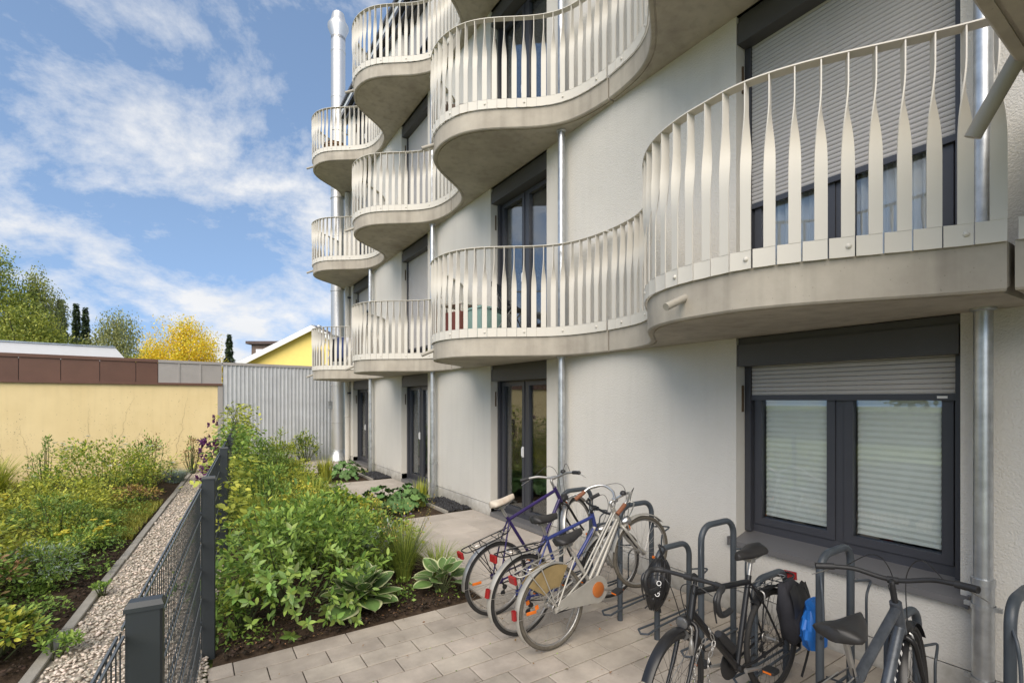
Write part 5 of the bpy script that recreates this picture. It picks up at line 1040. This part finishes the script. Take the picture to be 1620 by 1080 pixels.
# ---- fillers of the long bed
bush('perennial', 'dense mid green perennial behind the leafy shrub', 0.95, 6.15, 0.55, 0.55, 0.74, 1500, 0.055, 0.5, 'leaf_mid', m2='leaf_light')
bush('perennial', 'small leaved perennial in the bed centre with lime flower sprays', 1.65, 5.75, 0.50, 0.50, 0.56, 1500, 0.045, 0.55, 'leaf_mid', m2='leaf_lime'); bush('perennial', 'low geranium mound at the terrace edge', 1.95, 6.05, 0.40, 0.45, 0.42, 1000, 0.05, 0.8, 'leaf_mid', flowers=('petal_lilac', 7, 0.02))
bush('lady_mantle', 'bright yellow green flowering perennial in the middle of the long bed', 1.38, 7.75, 0.42, 0.42, 0.60, 1500, 0.035, 0.7, 'leaf_lime', tmpl='4', m2='petal_yellow'); bush('lady_mantle', 'small yellow flowering plant at the terrace corner', 2.12, 6.95, 0.22, 0.22, 0.50, 600, 0.03, 0.6, 'leaf_lime', tmpl='4', m2='petal_yellow')
bush('perennial', 'round leaved green perennial beside the broad leaved plant', 1.95, 7.55, 0.45, 0.5, 0.48, 1100, 0.06, 0.8, 'leaf_mid', m2='leaf_light'); bush('perennial', 'deep green perennial beside the third fence post', 0.85, 7.30, 0.45, 0.55, 0.80, 1500, 0.05, 0.5, 'leaf_dark', m2='leaf_mid')
bush('lady_mantle', 'second yellow green flowering plant farther along the long bed', 1.55, 9.35, 0.50, 0.55, 0.62, 1500, 0.04, 0.7, 'leaf_lime', tmpl='4', m2='leaf_light'); bush('perennial', 'fine leaved green perennial by the climber', 0.98, 8.70, 0.50, 0.60, 0.82, 1500, 0.05, 0.45, 'leaf_mid')
bush('perennial', 'low leafy perennial at the edge of the second path', 2.0, 9.2, 0.35, 0.5, 0.40, 800, 0.05, 0.7, 'leaf_mid'); bush('perennial', 'olive green perennial beside the third bed', 1.95, 11.6, 0.55, 0.6, 0.55, 1300, 0.05, 0.55, 'leaf_light', m2='leaf_lime')
bush('shrub', 'dense dark green shrub far along the long bed', 1.25, 11.2, 0.65, 0.75, 0.85, 1800, 0.055, 0.5, 'leaf_dark', m2='leaf_mid', cat='shrub'); bush('shrub', 'tall light green shrub against the left part of the corrugated wall', 2.05, 14.9, 0.45, 0.45, 1.02, 1300, 0.06, 0.45, 'leaf_light', cat='shrub', m2='leaf_mid')
bush('shrub', 'small round shrub standing before the right part of the corrugated wall', 2.98, 16.0, 0.42, 0.35, 0.88, 1000, 0.07, 0.5, 'leaf_dark', cat='shrub', m2='leaf_light'); bush('shrub', 'bushy green shrub in the bed corner behind the climber', 1.25, 13.4, 0.60, 0.75, 1.0, 1700, 0.055, 0.5, 'leaf_mid', cat='shrub')
bush('perennial', 'low purple green perennial at the far path edge', 1.9, 13.0, 0.4, 0.5, 0.45, 900, 0.05, 0.6, 'leaf_mid', m2='leaf_tan')
for lab, gx, gy, gh in (('thin upright grass shoots behind the leafy shrub', 0.7, 6.6, 0.95), ('loose grass tuft at the terrace edge by the geranium', 2.05, 5.45, 0.5), ('wispy grass tuft among the yellow green flowers', 1.7, 8.5, 0.75), ('thin grass tuft between fence and dark shrub', 0.75, 10.2, 0.95)): grass('grass_tuft', lab, gx, gy, 0.14, gh, 130, 'leaf_light', lean=0.45, w0=0.004)
bush('perennial', 'greyish leaved perennial with lilac heads near the feathery grass', 1.80, 5.30, 0.30, 0.28, 0.52, 700, 0.05, 0.32, 'leaf_blue', k=22, flowers=('petal_lilac', 9, 0.028), m2='leaf_mid')
# ---- climber on the fence with purple flowers
for lab, t0, n, hh, fl_ in (('pale green climber on the fence by the third post', 5.6, 900, 1.15, 0), ('tall climber with dark purple flowers smothering the fence', 8.0, 1700, 1.45, 44), ('light green climber rising above the fifth fence post', 10.4, 1500, 1.78, 8), ('climber on the last fence panel before the corrugated wall', 12.6, 1000, 1.25, 0)):
    p0 = fl_pt(t0); t = thing('climber', lab, 'climber', (p0.x, p0.y, 0.0), FA); s_ = rng.normal(0, 0.85, n).clip(-1.5, 1.5); zz = hh*(0.12+0.9*rng.random(n)**0.8)*(1-0.12*s_**2); o_ = rng.normal(0.06, 0.17, n)
    p = np.stack([o_, s_, zz], 1); d = np.stack([np.sign(o_)*0.8+rng.normal(0, 0.5, n), rng.normal(0, 0.7, n), rng.normal(-0.1, 0.5, n)], 1); leaf_obj('foliage', p, d, 0.075*(0.6+0.7*rng.random(n)), 0.62, 'leaf_light' if t0 != 8.0 else 'leaf_mid', t)
    mb = MB()
    for k in range(9): b = rng.normal(0, 0.5); mb.tube(smoothpath([(0.03, b, 0), (rng.normal(0,.06), b+rng.normal(0,.15), hh*0.35), (rng.normal(0,.06), b+rng.normal(0,.3), hh*0.7), (rng.normal(0,.1), b+rng.normal(0,.45), hh*1.0)], 3), 0.004, 5, caps=False)
    mb.build('vines', 'stem', t, 60)
    for k in range(fl_):
        q = np.array([-0.16-0.28*rng.random(), rng.normal(-0.1, 0.45), hh*(0.42+0.45*rng.random())]); a = np.linspace(0, 6.283, 6, endpoint=False)+rng.random(); dd = np.stack([np.full(6, -0.6)+rng.normal(0,.2,6), np.cos(a), np.sin(a)], 1); leaf_obj('flower', np.tile(q, (6,1)), dd, 0.075*(0.8+0.4*rng.random(6)), 0.8, 'petal_purple', t, '4')
# ---- garden beyond the gravel strip
bush('rose_bush', 'large white flowering rose bush in front of the yellow wall', -1.35, 12.1, 1.15, 0.8, 1.12, 4200, 0.055, 0.55, 'leaf_light', k=60, cat='shrub', flowers=('petal_white', 34, 0.045), m2='leaf_mid')
bush('shrub', 'reddish tipped shrub right of the rose bush', -0.72, 13.1, 0.55, 0.5, 1.05, 1300, 0.055, 0.42, 'leaf_mid', cat='shrub', m2='leaf_tan'); bush('shrub', 'slim upright shrub near the right end of the yellow wall', 0.05, 14.9, 0.28, 0.28, 0.95, 500, 0.06, 0.35, 'leaf_tan', cat='shrub', m2='leaf_mid')
grass('blue_fescue', 'blue grey grass tuft by the far end of the gravel strip', -0.30, 13.6, 0.18, 0.36, 700, 'leaf_blue', lean=0.8, w0=0.004)
bush('shrub', 'yellow green shrub at the left edge before the yellow wall', -3.65, 12.6, 0.7, 0.6, 1.22, 1700, 0.07, 0.5, 'leaf_lime', cat='shrub', m2='leaf_light'); grass('tall_grass', 'tall arching grass tuft left of the rose bush', -3.1, 12.6, 0.25, 0.95, 500, 'leaf_light', lean=0.6, w0=0.008)
bush('perennial', 'tall airy perennial with dark seed spikes against the yellow wall', -2.35, 13.0, 0.35, 0.35, 1.15, 500, 0.05, 0.4, 'leaf_mid', k=16, spread=0.12); bush('perennial', 'orange yellow leaved perennial low at the left', -2.95, 11.4, 0.45, 0.4, 0.42, 700, 0.08, 0.5, 'leaf_yellow', m2='leaf_lime')
bush('perennial', 'yellow green mounded perennial in the middle of the left garden', -1.65, 9.9, 0.75, 0.7, 0.62, 2600, 0.05, 0.55, 'leaf_lime', k=40, m2='leaf_light'); bush('shrub', 'dark green rounded shrub left of the lawn patch', -1.45, 8.75, 0.45, 0.5, 0.62, 1500, 0.045, 0.5, 'leaf_dark', cat='shrub', m2='leaf_mid')
bush('perennial', 'flat topped yellow yarrow left of the gravel strip', -1.02, 8.1, 0.30, 0.30, 0.30, 500, 0.05, 0.45, 'leaf_mid', flowers=('petal_yellow', 16, 0.05)); bush('perennial', 'yellowed low bush right of the rose bush foot', -0.85, 11.0, 0.42, 0.4, 0.34, 700, 0.045, 0.4, 'leaf_tan', m2='dry_grass')
bush('perennial', 'bright green leafy perennial at the left edge, halfway down', -2.7, 9.1, 0.75, 0.75, 0.60, 2200, 0.06, 0.55, 'leaf_light', k=40); bush('perennial', 'broad clump of light green stems at the left edge, near', -1.95, 6.75, 0.60, 0.60, 0.80, 2200, 0.055, 0.5, 'leaf_light', k=46, m2='leaf_lime')
bush('perennial', 'feathery green perennial with grey tips beside the kerb stones', -1.28, 6.75, 0.36, 0.5, 0.40, 2200, 0.04, 0.32, 'leaf_mid', k=40, m2='leaf_blue'); bush('perennial', 'mid green bushy perennial before the feathery one', -1.72, 6.25, 0.50, 0.42, 0.55, 1900, 0.045, 0.5, 'leaf_mid', k=40, m2='leaf_tan')
bush('perennial', 'variegated yellow green shrub in the bottom left corner', -1.20, 4.98, 0.26, 0.30, 0.34, 1300, 0.045, 0.55, 'leaf_lime', k=30, m2='leaf_mid'); bush('perennial', 'dark leaved clump between corner shrub and soil patch', -1.62, 5.45, 0.36, 0.36, 0.42, 1200, 0.05, 0.5, 'leaf_dark', k=30, m2='leaf_mid')
bush('creeper', 'small creeping plant spilling over the kerb onto the gravel', -0.84, 4.86, 0.20, 0.15, 0.12, 240, 0.04, 0.5, 'leaf_mid', k=12); bush('creeper', 'tiny weed growing between two kerb stones', -0.70, 6.1, 0.10, 0.10, 0.10, 120, 0.035, 0.5, 'leaf_mid', k=6)
bush('perennial', 'low green cushion beside the kerb, near the tiny weed', -1.15, 7.6, 0.26, 0.45, 0.26, 900, 0.04, 0.45, 'leaf_mid', k=24, m2='leaf_light'); bush('perennial', 'small dark green cushion between the kerb and the yarrow', -1.0, 9.0, 0.28, 0.4, 0.28, 800, 0.04, 0.5, 'leaf_mid', k=22)
bush('perennial', 'fresh green low perennial in front of the leafy shrub by the fence post', 0.36, 4.62, 0.22, 0.26, 0.34, 420, 0.06, 0.45, 'leaf_mid', k=16, m2='leaf_light')
# lawn patch and ground cover
def cover(name, label, cat, n, xf, yr, h, m, w0=0.004, lean=0.6):
    y = yr[0]+(yr[1]-yr[0])*rng.random(n); l_, r_ = xf(y); x = l_+(r_-l_)*rng.random(n); v, f, q = blades(n, 0.01, h, lean, w0, seg=2); v = v.reshape(n, -1, 3); v[:,:,0] += x[:,None]; v[:,:,1] += y[:,None]; v[:,:,2] += 0.01
    tag(obj(name, npmesh(name, v.reshape(-1,3), f, q), m), label, cat, kind='stuff')
fxv = lambda y, n: F0.x+FD.x*(y-F0.y)/FD.y-n
cover('lawn_patch', 'short yellow green lawn patch beside the gravel kerb', 'lawn', 16000, lambda y: (fxv(y, 2.6), fxv(y, 1.13)), (8.3, 11.0), 0.11, 'lawn'); cover('rough_grass', 'rough grass filling the left garden', 'grass', 22000, lambda y: (-9.0+0*y, fxv(y, 1.9)), (6.8, 15.2), 0.15, 'lawn', 0.005)
def leafcover(name, label, n, xf, yr, h, ll, m):
    y = yr[0]+(yr[1]-yr[0])*rng.random(n); l_, r_ = xf(y); x = l_+(r_-l_)*rng.random(n); z = h*rng.random(n)**1.2+0.02; d = rng.normal(0, 1, (n,3)); d[:,2] *= 0.4
    tag(leaf_obj(name, np.stack([x,y,z], 1), d, ll*(0.6+0.8*rng.random(n)), 0.6, m, None, '4'), label, 'ground cover', kind='stuff')
def clumpcover(name, label, k, per, xf, yr, hr_, rad, ll, m, wr=0.55):
    y = yr[0]+(yr[1]-yr[0])*rng.random(k); l_, r_ = xf(y); x = l_+(r_-l_)*rng.random(k); hh = hr_[0]+(hr_[1]-hr_[0])*rng.random(k)**1.5; i = np.repeat(np.arange(k), per); n = len(i)
    a = rng.random(n)*6.283; q = np.sqrt(rng.random(n)); z = 0.02+hh[i]*(1-0.7*q*q)*rng.random(n)**0.5; p = np.stack([x[i]+rad*q*np.cos(a), y[i]+rad*q*np.sin(a), z], 1); d = np.stack([np.cos(a)*q, np.sin(a)*q, 0.25+0*q], 1)+rng.normal(0, 0.45, (n,3))
    tag(leaf_obj(name, p, d, ll*(0.5+0.9*rng.random(n)), wr, m, None, '4'), label, 'ground cover', kind='stuff')
clumpcover('ground_cover', 'bright green leafy growth carpeting the left garden', 130, 150, lambda y: (-6.0+0*y, fxv(y, 1.5)), (6.6, 14.6), (0.15, 0.55), 0.30, 0.050, 'leaf_light'); clumpcover('ground_cover', 'darker green growth mixed through the left garden', 60, 150, lambda y: (-5.0+0*y, fxv(y, 1.32)), (6.4, 14.0), (0.12, 0.48), 0.28, 0.045, 'leaf_mid'); clumpcover('ground_cover', 'low fresh growth on the soil along the kerb', 40, 90, lambda y: (fxv(y, 2.0), fxv(y, 1.2)), (5.4, 9.0), (0.06, 0.2), 0.16, 0.035, 'leaf_mid'); clumpcover('ground_cover', 'yellow green tufts mixed through the left garden', 45, 150, lambda y: (-5.0+0*y, fxv(y, 1.45)), (7.0, 14.0), (0.15, 0.5), 0.25, 0.04, 'leaf_lime'); clumpcover('ground_cover', 'small seedlings on the soil at the front of the long bed', 16, 40, lambda y: (0.3+0*y, 2.2+0*y), (4.2, 4.7), (0.04, 0.14), 0.13, 0.035, 'leaf_mid'); clumpcover('ground_cover', 'green growth filling gaps in the long bed', 70, 150, lambda y: (fxv(y, -0.2), 2.2+0*y), (5.7, 15.5), (0.2, 0.6), 0.26, 0.045, 'leaf_mid'); clumpcover('ground_cover', 'light green growth filling gaps in the long bed', 50, 150, lambda y: (fxv(y, -0.2), 2.15+0*y), (5.6, 15.5), (0.2, 0.62), 0.24, 0.042, 'leaf_light')
leafcover('ground_cover', 'low mixed ground cover filling the long planting bed', 9000, lambda y: (fxv(y, -0.12), 2.28+0*y), (5.5, 15.8), 0.30, 0.055, 'leaf_mid'); leafcover('ground_cover', 'leafy ground cover over the left garden', 14000, lambda y: (-8.5+0*y, fxv(y, 1.8)), (5.6, 15.0), 0.22, 0.055, 'leaf_light')
ym = np.round((4.07-(0.6+3.4*rng.random(900)**0.7))/0.2)*0.2+0.07+rng.normal(0, 0.003, 900); xm = 0.15+3.8*rng.random(900); keep = rng.random(900) < np.exp(-((xm-0.2) % 1.3)*2.2); xm, ym = xm[keep], ym[keep]
tag(leaf_obj('joint_moss', np.stack([xm, ym, np.full(len(xm), -0.002)], 1), np.stack([rng.normal(0,1,len(xm)), rng.normal(0,.25,len(xm)), 0.25+0*xm], 1), 0.016, 0.5, 'leaf_mid', None, '4'), 'thin moss in the paving joints', 'moss', kind='stuff')
leafcover('leaf_litter', 'small dry leaves and petals scattered over the yard paving', 130, lambda y: (0.25+0*y, 4.0+0*y), (1.4, 4.4), 0.001, 0.022, 'leaf_tan'); leafcover('leaf_litter', 'dry leaf litter on the bed soil', 1500, lambda y: (0.2+0*y, 2.3+0*y), (4.1, 5.6), 0.012, 0.02, 'leaf_tan')
# ------------------------------------------------------------------ trees
def tree(label, x, y, h, rx, z0, n, ll, m, name='tree', k=60, shape='round', group='trees beyond the flat roofed block', m2=None, wr=0.7):
    t = thing(name, label, 'tree', (x, y, -0.05), 0, group); H_ = h-z0; cz = z0+H_/2
    if shape == 'spruce':
        s_ = rng.random(n)**0.75; z = z0+H_*(1-s_); a = rng.random(n)*6.283; lay = 0.75+0.25*np.cos(z*6.283/(H_/9)); rr = rx*(s_*0.95+0.04)*np.sqrt(rng.random(n))**0.6*lay
        p = np.stack([rr*np.cos(a), rr*np.sin(a), z-0.12*rr], 1); d = np.stack([np.cos(a), np.sin(a), -0.35+rng.normal(0,.25,n)], 1)
    else:
        a = rng.random(k)*6.283; u = rng.uniform(-1, 1, k); q = rng.random(k)**0.4; c = np.stack([rx*q*np.sqrt(1-u*u)*np.cos(a), rx*q*np.sqrt(1-u*u)*np.sin(a), cz+H_/2*q*u*0.95], 1); c[:,:2] *= (1-0.28*np.clip((c[:,2]-cz)/(H_/2), -1, 1))[:,None]
        i = rng.integers(0, k, n); sp_ = np.array([0.135*rx, 0.135*rx, 0.062*H_]); p = c[i]+rng.normal(0, 1, (n,3)).clip(-1.9, 1.9)*sp_; d = rng.normal(0, 1, (n,3))+unit(p-np.array([0,0,cz]))*0.8
        if shape == 'weeping': p[:,2] -= np.abs(rng.normal(0, 1, n))*0.10*H_; d = np.stack([rng.normal(0,.3,n), rng.normal(0,.3,n), -np.ones(n)], 1)
    if m2: q2 = rng.random(n) < 0.35; leaf_obj('crown', p[~q2], d[~q2], ll*(0.6+0.7*rng.random((~q2).sum())), wr, m, t, '4'); leaf_obj('crown_second_tone', p[q2], d[q2], ll*(0.6+0.7*rng.random(q2.sum())), wr, m2, t, '4')  # a random share of the leaves takes the second leaf colour
    else: leaf_obj('crown', p, d, ll*(0.6+0.7*rng.random(n)), wr, m, t, '4')
    mb = MB(); tb = 0.05+0.022*h; mb.tube([(0,0,0), (0.05,0,h*0.3), (0.0,0.05,h*0.62), (0,0,h*0.9)], [tb, tb*0.8, tb*0.45, tb*0.12], 9); mb.build('trunk', 'trunk', t, 60)
    if shape != 'spruce':
        lb_ = MB()
        for j in range(12):
            e = Vector(c[j]); b = Vector((0, 0, z0*0.7+0.25*H_*rng.random())); lb_.tube(smoothpath([b, b.lerp(e, 0.5)+Vector((0,0,0.1*H_)), e], 3), [tb*0.4, tb*0.35, tb*0.3, tb*0.25, tb*0.2, tb*0.12, tb*0.06], 6, caps=False)
        lb_.build('limbs', 'trunk', t, 60)
    return t
tree('tall bright green broadleaf tree at the left edge behind the flat roof', -12.1, 50.4, 12.6, 3.1, 2.0, 34000, 0.17, 'tree_mid', k=170, m2='tree_light'); tree('drooping green birch just right of the tall left tree', -10.2, 52.3, 12.4, 1.8, 2.0, 15000, 0.15, 'tree_birch', shape='weeping', k=70, m2='tree_light'); tree('second lower drooping birch, right of the first one', -9.4, 54.0, 11.2, 1.5, 2.0, 11000, 0.15, 'tree_birch', shape='weeping', k=50)
tree('dark pointed spruce beside the drooping birches', -9.35, 57.0, 10.7, 1.3, 1.0, 7000, 0.24, 'leaf_spruce', shape='spruce', name='spruce_tree'); tree('left one of the two slim far spruces', -8.72, 59.7, 10.9, 0.95, 1.0, 5000, 0.24, 'leaf_spruce', shape='spruce', name='spruce_tree'); tree('right one of the two slim far spruces', -8.02, 59.3, 10.5, 0.9, 1.0, 5000, 0.24, 'leaf_spruce', shape='spruce', name='spruce_tree')
tree('weeping birch left of the yellow tree', -4.5, 46.1, 8.7, 2.1, 1.5, 17000, 0.125, 'tree_birch', shape='weeping', k=100); tree('golden yellow leaved tree behind the grey fascia', -0.35, 38.6, 7.25, 2.5, 0.6, 38000, 0.115, 'leaf_gold', k=190, m2='leaf_yellow'); tree('small blue green spruce left of the yellow gable', 3.05, 51.9, 8.0, 1.0, 0.8, 5000, 0.22, 'leaf_spruce', shape='spruce', name='spruce_tree')
tree('low green tree filling the gap under the slim spruces', -8.0, 53.3, 6.9, 2.4, 0.5, 14000, 0.15, 'tree_mid', k=90, m2='tree_light'); tree('low green tree under the left edge of the yellow tree', -2.3, 40.5, 5.4, 1.5, 0.5, 9000, 0.13, 'tree_mid', k=60); tree('broad green tree low behind the left roof edge', -9.2, 45.3, 8.4, 2.6, 1.0, 20000, 0.16, 'tree_light', k=110, m2='tree_mid')
# greenery facing the block across the garden (outside the picture, mirrored in the panes)
hd_ = thing('hedge', 'clipped green hedge across the garden, seen only in window reflections', 'hedge', (-17.5, 4.0, 0)); n = 9000
leaf_obj('foliage', np.stack([rng.normal(0, 0.35, n), rng.uniform(-9, 12, n), 1.5*rng.random(n)**0.8], 1), rng.normal(0, 1, (n,3)), 0.14, 0.6, 'leaf_mid', hd_, '4'); MB().box(-0.3, 0.3, -9, 12, 0, 1.35).build('core', 'trunk', hd_, 0)
tree('broad tree across the garden, mirrored in the near window', -20.5, 7.5, 6.5, 2.4, 1.5, 4500, 0.34, 'leaf_mid', k=60, group='trees across the garden'); tree('slimmer tree across the garden beside the hedge end', -14.0, -2.5, 6.0, 2.0, 1.2, 3000, 0.32, 'leaf_light', k=40, group='trees across the garden')
nh = thing('neighbour_house', 'plain neighbouring house across the garden, seen only in window reflections', 'house', (-32, -4, 0)); mb = MB(); mb.loft([[(x, y, z) for x, z in ((-5, 0), (5, 0), (5, 5.2), (0, 8.6), (-5, 5.2))] for y in (-8, 9)], closed_ring=True, caps=True); mb.build('wall', 'plaster', nh, 0)
for s_ in (-1, 1): MB().loft([[(0, y, 8.7), (s_*5.6, y, 4.9), (s_*5.6, y, 5.1), (0, y, 8.9)] for y in (-8.5, 9.5)], closed_ring=True, caps=True).build('roof_slope', 'roof', nh, 0)
for y in (-5.5, -1.5, 2.5, 6.0):
    for z in (0.9, 3.2): MB().box(5.0, 5.05, y-0.6, y+0.6, z, z+1.3).build('house_window', 'frame', nh, 0)
